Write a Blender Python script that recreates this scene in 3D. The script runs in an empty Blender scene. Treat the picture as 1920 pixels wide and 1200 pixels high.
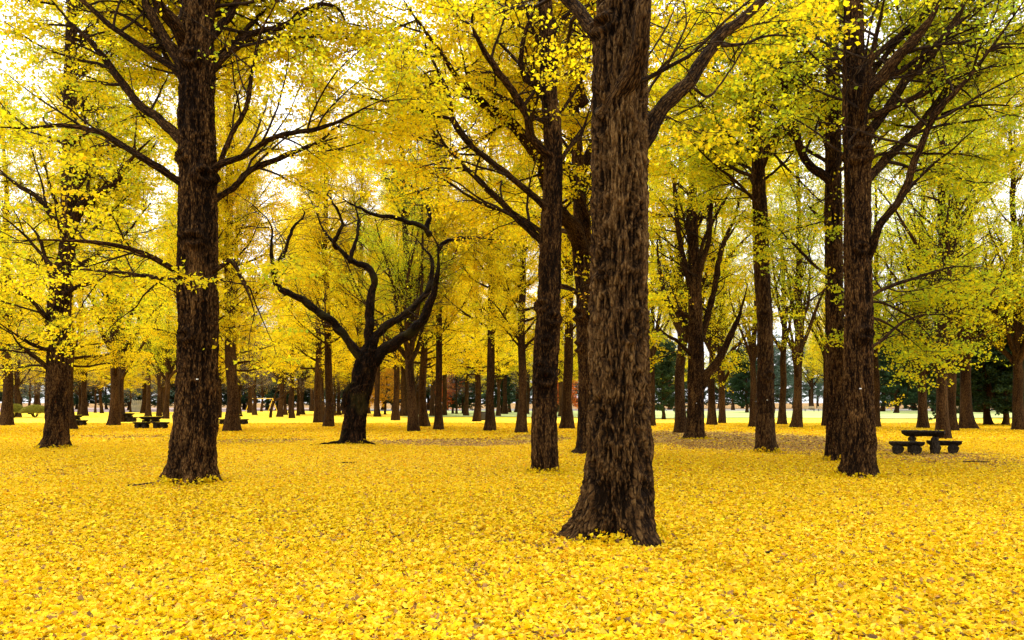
import bpy, math, random
import numpy as np

# ------------------------------------------------------------------ scene constants
F = 1493.0          # focal length in pixels of the 1920 px wide photograph
HZ = 755.0          # row of the horizon
EYE = 1.6
C = bpy.context.scene.collection
def DY(yb): return F*EYE/(yb-HZ)                     # distance of a ground point seen at row yb
def PT(px, py, d): return np.array([(px-960.0)/F*d, d, EYE+(HZ-py)/F*d])
MIX = np.array([0.,0.,1.])

# ------------------------------------------------------------------ mesh helpers
def make_mesh(name, V, Q, mats, mi=None, smooth=None, attrs=None):
    V = np.ascontiguousarray(V, dtype=np.float32).reshape(-1,3)
    Q = np.ascontiguousarray(Q, dtype=np.int32)
    me = bpy.data.meshes.new(name)
    me.vertices.add(len(V)); me.vertices.foreach_set('co', V.ravel())
    n = len(Q)
    me.loops.add(n*4); me.loops.foreach_set('vertex_index', Q.ravel())
    me.polygons.add(n)
    me.polygons.foreach_set('loop_start', np.arange(n, dtype=np.int32)*4)
    if mi is not None: me.polygons.foreach_set('material_index', np.ascontiguousarray(mi, dtype=np.int32))
    if smooth is None: smooth = True
    if isinstance(smooth, bool): smooth = np.full(n, smooth)
    me.polygons.foreach_set('use_smooth', np.ascontiguousarray(smooth, dtype=bool))
    for m in mats: me.materials.append(m)
    me.update(calc_edges=True)
    for k, (typ, arr) in (attrs or {}).items():
        a = me.attributes.new(k, typ, 'POINT')
        key = {'FLOAT':'value','FLOAT_VECTOR':'vector','FLOAT_COLOR':'color'}[typ]
        a.data.foreach_set(key, np.ascontiguousarray(arr, dtype=np.float32).ravel())
    return me

def link(name, me, parent=None, loc=None):
    o = bpy.data.objects.new(name, me); C.objects.link(o)
    if parent is not None: o.parent = parent
    if loc is not None: o.location = loc
    return o
def thing(name, label, cat, loc=(0,0,0), rz=0.0, group=None):
    o = bpy.data.objects.new(name, None); C.objects.link(o)
    o.empty_display_size = .3
    o.location = loc; o.rotation_euler = (0,0,rz)
    o['label'] = label; o['category'] = cat
    if group: o['group'] = group
    return o
def tag(o, label, cat, group=None, kind=None):
    o['label'] = label; o['category'] = cat
    if group: o['group'] = group
    if kind: o['kind'] = kind
    return o

class Geo:
    """collects quads of several pieces into one mesh"""
    def __init__(s): s.RG=[]; s.V=[]; s.Q=[]; s.M=[]; s.S=[]; s.BK=[]; s.COL=[]; s.n=0
    def add(s, V, Q, m=0, smooth=True, bk=None, col=None, rg=None):
        V = np.asarray(V).reshape(-1,3); Q = np.asarray(Q).reshape(-1,4)
        s.V.append(V); s.Q.append(Q+s.n); s.n += len(V)
        s.M.append(np.full(len(Q), m)); s.S.append(np.full(len(Q), smooth))
        s.RG.append(np.full(len(V),.5) if rg is None else np.asarray(rg).ravel())
        s.BK.append(np.zeros((len(V),3)) if bk is None else np.asarray(bk).reshape(-1,3))
        s.COL.append(np.ones((len(V),4)) if col is None else np.asarray(col).reshape(-1,4))
    def mesh(s, name, mats, origin=(0,0,0), scale=1.0):
        V = (np.concatenate(s.V)-np.array(origin))*scale
        return make_mesh(name, V, np.concatenate(s.Q), mats, np.concatenate(s.M), np.concatenate(s.S),
            {'bk':('FLOAT_VECTOR',np.concatenate(s.BK)), 'col':('FLOAT_COLOR',np.concatenate(s.COL)), 'ridge':('FLOAT',np.concatenate(s.RG))})

def norm(a): return a/(np.linalg.norm(a,axis=-1,keepdims=True)+1e-9)

def tubes(P, R, S, rng):
    """P (N,K,3) centre lines, R (N,K) radii -> verts (N,K,S,3), quads, bark coordinates, outward normals"""
    N,K,_ = P.shape
    T = np.gradient(P, axis=1); T = norm(T)
    D = norm(P[:,-1]-P[:,0]); ref = rng.normal(size=(N,3)); ref = norm(np.cross(D, ref))
    A = norm(ref[:,None,:]-(ref[:,None,:]*T).sum(-1,keepdims=True)*T)
    B = np.cross(T, A)
    th = np.arange(S)/S*2*np.pi
    nrm = A[:,:,None,:]*np.cos(th)[None,None,:,None]+B[:,:,None,:]*np.sin(th)[None,None,:,None]
    V = P[:,:,None,:]+nrm*R[:,:,None,None]
    L = np.concatenate([np.zeros((N,1)), np.cumsum(np.linalg.norm(np.diff(P,axis=1),axis=-1),axis=1)],1)
    bk = np.stack([R[:,:,None]*np.cos(th), R[:,:,None]*np.sin(th), np.repeat((L+rng.uniform(0,50,(N,1)))[:,:,None],S,2)],-1)
    i = np.arange(N)[:,None,None]*K*S; k=np.arange(K-1)[None,:,None]*S; j=np.arange(S)[None,None,:]; j2=(j+1)%S
    Q = np.stack([i+k+j, i+k+j2, i+k+S+j2, i+k+S+j],-1).reshape(-1,4)
    return V, Q, bk, nrm

# value noise for bark relief
_rs = np.random.RandomState(7); _T = _rs.rand(64,64,64).astype(np.float32)
def vnoise(p):
    f = np.floor(p).astype(int); t = p-f; t = t*t*(3-2*t); f &= 63; g=(f+1)&63
    x0,y0,z0 = f[...,0],f[...,1],f[...,2]; x1,y1,z1 = g[...,0],g[...,1],g[...,2]
    tx,ty,tz = t[...,0],t[...,1],t[...,2]
    def L(a,b,u): return a+(b-a)*u
    return L(L(L(_T[x0,y0,z0],_T[x1,y0,z0],tx),L(_T[x0,y1,z0],_T[x1,y1,z0],tx),ty),
             L(L(_T[x0,y0,z1],_T[x1,y0,z1],tx),L(_T[x0,y1,z1],_T[x1,y1,z1],tx),ty),tz)
def bark_relief(bk):
    """-1 (furrow) .. 1 (ridge): long interlacing corky ridges"""
    w = vnoise(bk*np.array([4,4,2.2])+3.3)-.5
    def net(f,z,o,sh):
        p = bk*np.array([f,f,z])+w[...,None]*np.array([1.6,1.6,.5])+o
        return 1-np.clip(np.abs(vnoise(p)-.5)*sh,0,1)
    a=net(14,2.2,0,5.0); b=net(25,4.5,5.7,4.5); c=net(34,8,9.1,3.5)
    return np.clip(np.maximum(a,b*.85)*1.5-.75+(c-.5)*.5,-1,1)

def smooth_path(pts, n):
    """Catmull-Rom through the rows of pts (any number of columns), n samples evenly by length"""
    pts = np.asarray(pts, float)
    e = np.vstack([2*pts[0]-pts[1], pts, 2*pts[-1]-pts[-2]])
    out=[]
    for i in range(len(pts)-1):
        p0,p1,p2,p3 = e[i:i+4]; u=np.linspace(0,1,24,endpoint=False)[:,None]
        out.append(.5*((2*p1)+(-p0+p2)*u+(2*p0-5*p1+4*p2-p3)*u**2+(-p0+3*p1-3*p2+p3)*u**3))
    out = np.vstack(out+[pts[-1:]])
    L = np.concatenate([[0],np.cumsum(np.linalg.norm(np.diff(out[:,:3],axis=0),axis=1))])
    s = np.linspace(0,L[-1],n)
    return np.stack([np.interp(s,L,out[:,c]) for c in range(out.shape[1])],1)

def grow(rng, P, R, n, t0, t1, ang, L0, L1, K, up=.15, flat=1.0, yb=0.0, wander=.12, rr=.55, rmin=.004, bend=0.0, taper=.25):
    """n children per parent line; returns their lines and radii"""
    N = len(P); PK = P.shape[1]
    if N == 0 or n == 0: return np.zeros((0,K,3)), np.zeros((0,K))
    idx = np.repeat(np.arange(N), n); M=len(idx)
    t = t0+(t1-t0)*((np.tile(np.arange(n),N)+rng.uniform(0,1,M))/n)
    f = t*(PK-1); i0=np.minimum(f.astype(int),PK-2); u=(f-i0)[:,None]
    base = P[idx,i0]*(1-u)+P[idx,i0+1]*u
    tan = norm(P[idx,i0+1]-P[idx,i0]); pr = R[idx,i0]*(1-u[:,0])+R[idx,i0+1]*u[:,0]
    rnd = norm(rng.normal(size=(M,3))*np.array([1,1,flat])); perp = norm(rnd-(rnd*tan).sum(-1,keepdims=True)*tan)
    a = np.radians(rng.normal(ang, ang*.18, M))[:,None]
    d = np.cos(a)*tan+np.sin(a)*perp; d[:,2]*=flat; d[:,2]+=up; d[:,1]+=yb; d=norm(d)
    L = rng.uniform(L0,L1,M)*(1-.45*t)
    pts=[base]; cur=d
    for k in range(K-1):
        cur = norm(cur+rng.normal(size=(M,3))*wander+np.array([0,0,bend]))
        pts.append(pts[-1]+cur*(L/(K-1))[:,None])
    Pn = np.stack(pts,1)
    r0 = np.maximum(np.minimum(pr*rr, L*.016+.002), rmin)
    Rn = r0[:,None]*np.linspace(1,taper,K)[None,:]
    return Pn, np.maximum(Rn, rmin*.5)

def leaf_points(rng, P, dens, sig, t0=.1, zsq=.5, droop=.03):
    L = np.linalg.norm(np.diff(P,axis=1),axis=-1).sum(1)
    cnt = rng.poisson(L*dens); idx=np.repeat(np.arange(len(P)),cnt); M=len(idx)
    t = rng.uniform(t0,1.02,M); f=np.clip(t,0,.9999)*(P.shape[1]-1); i0=f.astype(int); u=(f-i0)[:,None]
    p = P[idx,i0]*(1-u)+P[idx,i0+1]*u
    p = p+rng.normal(size=(M,3))*sig*np.array([1,1,zsq])-np.array([0,0,droop])
    return p, idx

PAL = {                                                    # leaf colours (linear)
 'lime':  np.array([.44,.55,.022]), 'greeny': np.array([.76,.69,.012]), 'yellow': np.array([.94,.74,.010]),
 'gold':  np.array([.95,.66,.008]), 'amber': np.array([.90,.48,.01]), 'pale': np.array([.93,.70,.07])}
def leaf_cols(rng, n, tone, spread=.16):
    """tone per leaf: 0 lime .. .5 yellow .. 1 gold"""
    t = np.clip(tone+rng.normal(size=n)*spread,0,1)
    xs = [0,.25,.55,.85,1.]; cs = [PAL['lime'],PAL['greeny'],PAL['yellow'],PAL['gold'],PAL['amber']]
    c = np.stack([np.interp(t,xs,[k[i] for k in cs]) for i in range(3)],1)
    c *= rng.uniform(.75,1.08,(n,1))
    return np.hstack([np.clip(c,0,.97), np.ones((n,1))])

def leaf_quads(rng, p, size, up=.6, col=None, szvar=.25):
    """one folded fan (kite) per point"""
    M=len(p)
    nrm = norm(rng.normal(size=(M,3))+np.array([0,0,up])); d = norm(np.cross(nrm, rng.normal(size=(M,3)))); s = np.cross(nrm,d)
    z = (size*rng.normal(1,szvar,M).clip(.5,1.6))[:,None]
    fold = rng.uniform(-.25,.35,(M,1))
    V = np.stack([p-d*z*.45, p+s*z*.58+d*z*.12+nrm*z*fold, p+d*z*.42, p-s*z*.58+d*z*.12+nrm*z*fold],1)
    Q = np.arange(M*4).reshape(M,4)
    return V, Q, (None if col is None else np.repeat(col,4,axis=0))

# ------------------------------------------------------------------ materials
def newmat(name):
    m = bpy.data.materials.new(name); m.use_nodes=True; nt=m.node_tree; nt.nodes.clear()
    out = nt.nodes.new('ShaderNodeOutputMaterial'); return m, nt, out
def N(nt, typ, **kw):
    n = nt.nodes.new(typ)
    for k,v in kw.items():
        if k in n.inputs: n.inputs[k].default_value=v
        else: setattr(n,k,v)
    return n
def ramp(nt, stops):
    r = nt.nodes.new('ShaderNodeValToRGB'); e=r.color_ramp.elements
    e[0].position=stops[0][0]; e[0].color=(*stops[0][1],1); e[1].position=stops[-1][0]; e[1].color=(*stops[-1][1],1)
    for p,c in stops[1:-1]:
        x=e.new(p); x.color=(*c,1)
    return r

def mat_leaf(name, trans=.55, gain=1.0):
    m,nt,out = newmat(name); L=nt.links
    a = N(nt,'ShaderNodeAttribute',attribute_name='col')
    d = N(nt,'ShaderNodeBsdfDiffuse'); t=N(nt,'ShaderNodeBsdfTranslucent'); mx=N(nt,'ShaderNodeMixShader',Fac=trans)
    L.new(a.outputs['Color'],d.inputs['Color']); L.new(a.outputs['Color'],t.inputs['Color'])
    g = N(nt,'ShaderNodeBsdfGlossy',Roughness=.45); g.inputs['Color'].default_value=(1,1,1,1)
    m2=N(nt,'ShaderNodeMixShader',Fac=.006)
    L.new(d.outputs[0],mx.inputs[1]); L.new(t.outputs[0],mx.inputs[2]); L.new(mx.outputs[0],m2.inputs[1]); L.new(g.outputs[0],m2.inputs[2])
    L.new(m2.outputs[0],out.inputs['Surface']); return m

def mat_bark(name, dark, mid, light, bump=.5, moss=0.0, scale=1.0):
    m,nt,out = newmat(name); L=nt.links
    at = N(nt,'ShaderNodeAttribute',attribute_name='bk')
    def nz(sx,sz,det,dist):
        mp = N(nt,'ShaderNodeMapping'); mp.inputs['Scale'].default_value=(sx*scale,sx*scale,sz*scale); L.new(at.outputs['Vector'],mp.inputs['Vector'])
        n = N(nt,'ShaderNodeTexNoise',Scale=1.0,Detail=det,Roughness=.55,Distortion=dist); L.new(mp.outputs[0],n.inputs['Vector']); return n.outputs['Fac']
    def mth(op,a,b=None,c=None):
        n=N(nt,'ShaderNodeMath',operation=op)
        for k,v in enumerate((a,b,c)):
            if v is None: continue
            if isinstance(v,(int,float)): n.inputs[k].default_value=v
            else: L.new(v,n.inputs[k])
        return n.outputs[0]
    net1=mth('SUBTRACT',1.0,mth('MULTIPLY',mth('ABSOLUTE',mth('SUBTRACT',nz(17,3.6,3.0,.5),.5)),7.0))
    wob=N(nt,'ShaderNodeTexNoise',Scale=9.0,Detail=3.0); L.new(at.outputs['Vector'],wob.inputs['Vector'])
    wv=N(nt,'ShaderNodeVectorMath',operation='MULTIPLY_ADD'); wv.inputs[1].default_value=(.05,.05,.16); L.new(wob.outputs['Color'],wv.inputs[0]); L.new(at.outputs['Vector'],wv.inputs[2])
    mpv=N(nt,'ShaderNodeMapping'); mpv.inputs['Scale'].default_value=(30*scale,30*scale,8*scale); L.new(wv.outputs[0],mpv.inputs['Vector'])
    vo=N(nt,'ShaderNodeTexVoronoi',feature='DISTANCE_TO_EDGE',Scale=1.0); L.new(mpv.outputs[0],vo.inputs['Vector'])
    plate=N(nt,'ShaderNodeMapRange'); plate.inputs['From Min'].default_value=.03; plate.inputs['From Max'].default_value=.26; L.new(vo.outputs['Distance'],plate.inputs['Value'])
    netm=mth('ADD',mth('MULTIPLY',mth('MAXIMUM',net1,0.0),.42),mth('MULTIPLY',plate.outputs[0],.5))
    fine=nz(70,38,3.0,0.0); big=nz(2.0,.6,3.0,0.0)
    hgt=mth('MULTIPLY_ADD',fine,.35,netm)
    base_=mth('ADD',mth('MULTIPLY',netm,.42),mth('ADD',mth('MULTIPLY',fine,.30),mth('MULTIPLY',big,.60)))
    rg = N(nt,'ShaderNodeAttribute',attribute_name='ridge')
    r = ramp(nt,[(.43,dark),(.62,mid),(.90,light)])
    L.new(mth('MULTIPLY_ADD',rg.outputs['Fac'],.34,mth('SUBTRACT',base_,.27)),r.inputs['Fac'])  # relief also drives colour: furrow shade painted in along with darker furrow cork
    col = r.outputs['Color']
    if moss>0:
        geo=N(nt,'ShaderNodeTexNoise',Scale=.9,Detail=5.0); L.new(at.outputs['Vector'],geo.inputs['Vector'])
        rr=ramp(nt,[(.52,(0,0,0)),(.62,(moss,moss,moss))]); L.new(geo.outputs['Fac'],rr.inputs['Fac'])
        mm=N(nt,'ShaderNodeMix',data_type='RGBA'); L.new(rr.outputs['Color'],mm.inputs[0]); L.new(col,mm.inputs[6]); mm.inputs[7].default_value=(.05,.045,.012,1)
        col=mm.outputs[2]
    b = N(nt,'ShaderNodeBsdfPrincipled',Roughness=.9); b.inputs['Specular IOR Level'].default_value=.06
    L.new(col,b.inputs['Base Color'])
    bp = N(nt,'ShaderNodeBump',Strength=bump,Distance=.03); L.new(hgt,bp.inputs['Height']); L.new(bp.outputs[0],b.inputs['Normal'])
    L.new(b.outputs[0],out.inputs['Surface']); return m

M_leaf = mat_leaf('ginkgo_leaf', .68)
M_litter = mat_leaf('fallen_ginkgo_leaf', .30)
M_bark = mat_bark('ginkgo_bark', (.006,.0026,.0008),(.043,.0195,.0058),(.165,.085,.026), 1.0)
M_bark_main = mat_bark('old_ginkgo_bark', (.007,.0032,.001),(.052,.0255,.0078),(.150,.083,.027), 1.0)
M_bark_far = mat_bark('far_ginkgo_bark', (.012,.0055,.002),(.052,.0255,.0088),(.145,.078,.027), .7, scale=.8)
M_bark_cherry = mat_bark('cherry_bark', (.003,.0017,.001),(.012,.006,.0028),(.065,.028,.011), .9, moss=.3, scale=.7)
M_twig = mat_bark('twig_bark', (.012,.007,.004),(.035,.02,.010),(.09,.06,.034), .2)
M_bare = mat_bark('bare_twig_bark', (.08,.06,.045),(.17,.135,.105),(.30,.25,.20), .2)
M_green = mat_leaf('evergreen_leaf', .25)
M_log = mat_bark('weathered_log', (.008,.006,.005),(.035,.026,.018),(.12,.09,.055), .6, scale=1.2)

def simple(name, c, rough=.8, var=.25, scale=3.0):
    m,nt,out = newmat(name); L=nt.links
    tc=N(nt,'ShaderNodeTexCoord'); n=N(nt,'ShaderNodeTexNoise',Scale=scale,Detail=5.0); L.new(tc.outputs['Object'],n.inputs['Vector'])
    lo=tuple(x*(1-var) for x in c); hi=tuple(min(1,x*(1+var)) for x in c)
    r=ramp(nt,[(.3,lo),(.7,hi)]); L.new(n.outputs['Fac'],r.inputs['Fac'])
    b=N(nt,'ShaderNodeBsdfPrincipled',Roughness=rough); L.new(r.outputs['Color'],b.inputs['Base Color']); L.new(b.outputs[0],out.inputs['Surface']); return m

# bare patch pattern shared by ground material and scattered leaves: (px, row, half width px, half height px, strength)
PATCH = [(1380,824,240,19,.93),(1780,858,190,18,.5),(870,829,190,7,.9),(490,828,110,6,.5),(1010,822,60,9,.6),(1500,845,90,10,.35),
         (470,960,300,14,.14),(300,1090,420,26,.14),(1500,1160,400,26,.16),(1150,1180,300,20,.1),(250,818,140,4,.45),(1740,793,200,3,.4)]
def patch_world():
    out=[]
    for px,py,hw,hh,s in PATCH:
        d=DY(py); out.append(((px-960)/F*d, d, hw/F*d, (DY(py-hh)-DY(py+hh))/2, s))
    return out
PW = patch_world()
def bareness(x,y):
    b=np.zeros_like(x)
    for cx,cy,rx,ry,s in PW:
        q=((x-cx)/rx)**2+((y-cy)/ry)**2
        b=np.maximum(b, s*np.clip(1.45-q,0,1))
    n=vnoise(np.stack([x*.55,y*.45,x*0+4.2],-1)); n2=vnoise(np.stack([x*2.1,y*1.7,x*0+8.2],-1))
    n3=vnoise(np.stack([x*5.5,y*4.5,x*0+2.2],-1))
    return np.clip(b*(.62+.8*n2+.3*n3)+np.clip((n-.55)*1.2,0,.35)*np.clip(n2*1.6-.2,0,1)+np.clip(n3-.74,0,1)*1.6,0,.98)

def mat_ground():
    m,nt,out = newmat('leaf_covered_soil'); L=nt.links
    tc=N(nt,'ShaderNodeTexCoord')
    # far away the carpet of leaves is this pattern; near it, soil and old litter between real leaves
    v=N(nt,'ShaderNodeTexVoronoi',Scale=11.0); L.new(tc.outputs['Object'],v.inputs['Vector'])
    sep=N(nt,'ShaderNodeSeparateColor'); L.new(v.outputs['Color'],sep.inputs[0])
    r=ramp(nt,[(0,(.10,.055,.02)),(.14,(.62,.36,.01)),(.5,(.88,.58,.01)),(.8,(.92,.66,.03)),(1,(.9,.72,.16))]); L.new(sep.outputs[0],r.inputs['Fac'])
    n=N(nt,'ShaderNodeTexNoise',Scale=16.0,Detail=6.0,Roughness=.75); L.new(tc.outputs['Object'],n.inputs['Vector'])
    br=ramp(nt,[(.35,(.03,.016,.007)),(.46,(.10,.052,.02)),(.55,(.26,.145,.045)),(.62,(.60,.36,.03)),(.7,(.3,.16,.04))]); L.new(n.outputs['Fac'],br.inputs['Fac'])
    # mask: leaf pattern takes over with distance from the tree glade's near side (y in metres), minus patches
    at=N(nt,'ShaderNodeAttribute',attribute_name='mask')
    mx=N(nt,'ShaderNodeMix',data_type='RGBA'); L.new(at.outputs['Fac'],mx.inputs[0]); L.new(br.outputs['Color'],mx.inputs[6]); L.new(r.outputs['Color'],mx.inputs[7])
    b=N(nt,'ShaderNodeBsdfPrincipled',Roughness=.95); b.inputs['Specular IOR Level'].default_value=.1
    L.new(mx.outputs[2],b.inputs['Base Color'])
    bp=N(nt,'ShaderNodeBump',Strength=.6,Distance=.03); L.new(n.outputs['Fac'],bp.inputs['Height']); L.new(bp.outputs[0],b.inputs['Normal'])
    L.new(b.outputs[0],out.inputs['Surface']); return m
def ground_z(x,y):
    near=np.clip((60-y)/60,0,1)
    return (vnoise(np.stack([x*.22+7,y*.22+3,x*0],-1))-.5)*.10*near+(vnoise(np.stack([x*1.1,y*1.1,x*0+5],-1))-.5)*.025*near

# ------------------------------------------------------------------ ground
def build_ground():
    ys=np.concatenate([np.linspace(-30,3,14),np.arange(3.4,30,.22),np.arange(30,80,.9),np.arange(80,170,3.),np.geomspace(170,3000,20)])
    u=np.linspace(-1,1,241)
    X=u[None,:]*(26+np.abs(ys)[:,None]*1.25); Y=np.repeat(ys[:,None],len(u),1)
    Z=ground_z(X,Y)
    V=np.stack([X,Y,Z],-1); n,k=X.shape
    i=np.arange(n-1)[:,None]*k; j=np.arange(k-1)[None,:]
    Q=np.stack([i+j,i+j+1,i+k+j+1,i+k+j],-1).reshape(-1,4)
    mask=np.clip((Y-12)/30,0.08,1)*(1-.9*bareness(X,Y))*np.clip((165-Y)/25,0,1)
    me=make_mesh('ground',V,Q,[mat_ground()],attrs={'mask':('FLOAT',mask)})
    o=link('ground',me); o['kind']='structure'; o['label']='flat park ground under the yellow leaves'; return o
build_ground()

def build_litter():
    rng=np.random.default_rng(11); g=Geo()
    def zone(y0,y1,dens,size,curl,fan):
        A=(y1-y0)*((y0+y1)*.5*.66*2+3.0); n=int(A*dens)
        y=np.sqrt(rng.uniform(y0**2,y1**2,n)); x=rng.uniform(-1,1,n)*(y*.67+1.5)
        ba=bareness(x,y); keep=rng.uniform(0,1,n)>ba*.80; x=x[keep]; y=y[keep]; ba=ba[keep]; n=len(x)
        z=ground_z(x,y)+.004+np.abs(rng.normal(0,.012,n))
        p=np.stack([x,y,z],-1)
        nrm=norm(rng.normal(size=(n,3))*curl+np.array([0,0,1])); d=norm(np.cross(nrm,rng.normal(size=(n,3)))); s=np.cross(nrm,d)
        zz=(size*rng.normal(1,.22,n).clip(.5,1.5))[:,None]
        # colours
        c=leaf_cols(rng,n,rng.normal(.80,.10,n),.12); c[:,:3]*=np.array([.76,.71,.55])
        k=rng.uniform(0,1,n)
        c[k<.20,:3]=PAL['pale']*np.array([1,.95,.7])*rng.uniform(.66,.86,(int((k<.20).sum()),1))
        kb=(k>.945)|(rng.uniform(0,1,n)<np.clip(ba-.38,0,1)*1.3); c[kb,:3]=np.array([.30,.155,.045])*rng.uniform(.35,1.5,(int(kb.sum()),1))
        kg=(k>.92)&(k<=.93)&~kb; c[kg,:3]=PAL['greeny']
        c[:,:3]=np.clip(c[:,:3],0,.97)
        f=rng.uniform(-.3,.45,(n,1))*zz; l=rng.uniform(-.1,.35,(n,1))*zz
        if fan:
            V=np.stack([p-d*zz*.5, p+s*zz*.60+nrm*f, p+s*zz*.36+d*zz*.42+nrm*l, p+d*zz*.26, p-s*zz*.36+d*zz*.42+nrm*l*.6, p-s*zz*.60+nrm*f],1)
            b=np.arange(n)[:,None]*6; Q=np.stack([b+0,b+1,b+2,b+3,b+0,b+3,b+4,b+5],-1).reshape(-1,4)
            g.add(V,Q,0,False,col=np.repeat(c,6,axis=0))
        else:
            V=np.stack([p-d*zz*.45, p+s*zz*.58+nrm*f, p+d*zz*.42, p-s*zz*.58+nrm*f],1)
            g.add(V,np.arange(n*4).reshape(n,4),0,False,col=np.repeat(c,4,axis=0))
    zone(3.5,9,1450,.048,.42,True); zone(9,17,1100,.049,.34,True); zone(17,32,560,.058,.24,False); zone(32,62,120,.10,.20,False)
    # leaves banked against the near trunks and lying on the log tables
    for bx,by,br in HB:
        n=int(2600*br); a=rng.uniform(0,6.283,n); r=br*(.95+.75*rng.uniform(0,1,n)**1.5); x=bx+r*np.cos(a); y=by+r*np.sin(a)
        p=np.stack([x,y,ground_z(x,y)+.01+np.clip(1.5-r/br,0,.55)*rng.uniform(0,.22,n)*(.4+1.2*vnoise(np.stack([x*3,y*3,x*0],-1)))],-1)
        c=leaf_cols(rng,n,rng.normal(.7,.1,n),.12); c[:,:3]*=np.array([.76,.71,.55]); kb=rng.uniform(0,1,n)<.12; c[kb,:3]=np.array([.16,.08,.03])
        V,Q,c4=leaf_quads(rng,p,.058,.9,c); g.add(V,Q,0,False,col=c4)
    for tx,ty,tz,rz,Ln,Wd,n in TB:
        u=rng.uniform(-.48,.48,n)*Ln; v=rng.uniform(-.4,.4,n)*Wd
        p=np.stack([tx+u*math.cos(rz)-v*math.sin(rz),ty+u*math.sin(rz)+v*math.cos(rz),np.full(n,tz)+rng.uniform(.005,.02,n)],-1)
        V,Q,c4=leaf_quads(rng,p,.055,6,leaf_cols(rng,n,rng.normal(.7,.1,n),.12)*np.array([.8,.8,.8,1])); g.add(V,Q,0,False,col=c4)
    o=link('fallen_leaves',g.mesh('fallen_leaves',[M_litter])); 
    tag(o,'thick carpet of bright yellow fallen ginkgo leaves','leaves',kind='stuff')
HB=[]; TB=[]

def sheet(name,pts,z,mat,label):
    P=[]; pts=np.array(pts,float); n=len(pts)//2
    V=np.hstack([pts,np.full((len(pts),1),z)]); Q=[[2*i,2*i+1,2*i+3,2*i+2] for i in range(n-1)]
    o=link(name,make_mesh(name,V,Q,[mat])); o['kind']='structure'; o['label']=label; return o
M_lawn=simple('lawn_grass',(.27,.31,.08),.95,.35,.25)
M_path=simple('pale_path',(.17,.15,.12),.9,.15,.5)
M_soil=simple('bare_soil',(.20,.13,.10),.95,.3,.4)
# lawn beyond the grove on the right, its front edge wavy
xs=np.linspace(-12,190,34); pts=[]
for i,x in enumerate(xs): pts+= [(x,80+2.2*math.sin(i*1.3)+(6 if x<10 else 0)),(x,150)]
sheet('lawn',pts,.06,M_lawn,'sunlit strip of pale green lawn behind the grove')
sheet('path',[(-40,150.5),(-40,200),(240,150.5),(240,200)],.064,M_path,'pale path beyond the lawn')
pts=[]
for i,x in enumerate(np.linspace(-150,-48,18)): pts+=[(x,135+3*math.sin(i*1.7)),(x,240)]
sheet('soil_ground',pts,.062,M_soil,'bare brown soil under the far trees at left')

# ------------------------------------------------------------------ hero trees traced at their own distances
def trunk_geo(rng, prof, d, sides, step, relief, lobes, knots=()):
    """prof rows: px, row, width px"""
    pts=np.array([[*PT(px,py,d), w/F*d/2*.945] for px,py,w in prof])
    pts[0,2]=min(pts[0,2],0.0)-.06
    K=max(8,int((pts[-1,2]-pts[0,2])/step))
    S=smooth_path(pts,K); P=S[None,:,:3]; R=S[None,:,3]
    V,Q,bk,nrm=tubes(P,R,sides,rng)
    z=V[0,:,:,2]; th=np.arange(sides)/sides*2*np.pi
    lob=np.zeros((K,sides)); zz=np.clip(S[:,2],0,None)
    for k in range(lobes):
        a0=rng.uniform(0,2*np.pi); wdt=rng.uniform(.25,.42); dd=np.angle(np.exp(1j*(th-a0)))
        lob+= np.exp(-(dd/wdt)**2)[None,:]*np.exp(-zz/rng.uniform(.22,.5))[:,None]*rng.uniform(.16,.36)
    lob-=np.exp(-zz/.4)[:,None]*.06
    low=(vnoise(np.stack([bk[0,...,0]*2.5,bk[0,...,1]*2.5,bk[0,...,2]*1.2],-1))-.5)*.13+(vnoise(np.stack([bk[0,...,0]*5,bk[0,...,1]*5,bk[0,...,2]*3.5+9],-1))-.5)*.07
    r0=S[:,3][:,None]
    br=bark_relief(bk[0])
    disp = r0*(lob+low)+relief*(br-.25)*np.clip(r0/.25,.4,1.2)
    for kx,ky,kr in knots:                       # healed branch scars: a swollen ring round a dimple
        q=PT(kx,ky,d); rk=kr/F*d; e=np.hypot(V[0,...,0]-q[0],(V[0,...,2]-q[2])*1.15)/rk; fr=V[0,...,1]<S[:,1][:,None]
        sw=(np.exp(-((e-.75)/.38)**2)*.55-np.exp(-(e/.4)**2)*.25)*fr
        disp=disp+sw*rk; br=np.where(fr&(e<1.4),br*.4-.3*np.exp(-((e-1.15)/.15)**2)-.25*np.exp(-(e/.25)**2)+.1*np.cos(e*14)*(e<1),br)
    V[0]+=nrm[0]*disp[...,None]
    return V,Q,bk,S,np.clip(br*.5+.5,0,1)

def limb_line(pts, d, dz, K=16, d0=0.0):
    """traced px polyline (px,row,width); depth runs from d to d+dz"""
    n=len(pts); out=[]
    for i,(px,py,w) in enumerate(pts):
        dd=d+d0+dz*(i/(n-1)); out.append([*PT(px,py,dd), w/F*dd/2*.85])
    return smooth_path(out,K)
def W(pts,w0,w1):
    n=len(pts); return [(x,y,w0+(w1-w0)*i/(n-1)) for i,(x,y) in enumerate(pts)]

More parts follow.
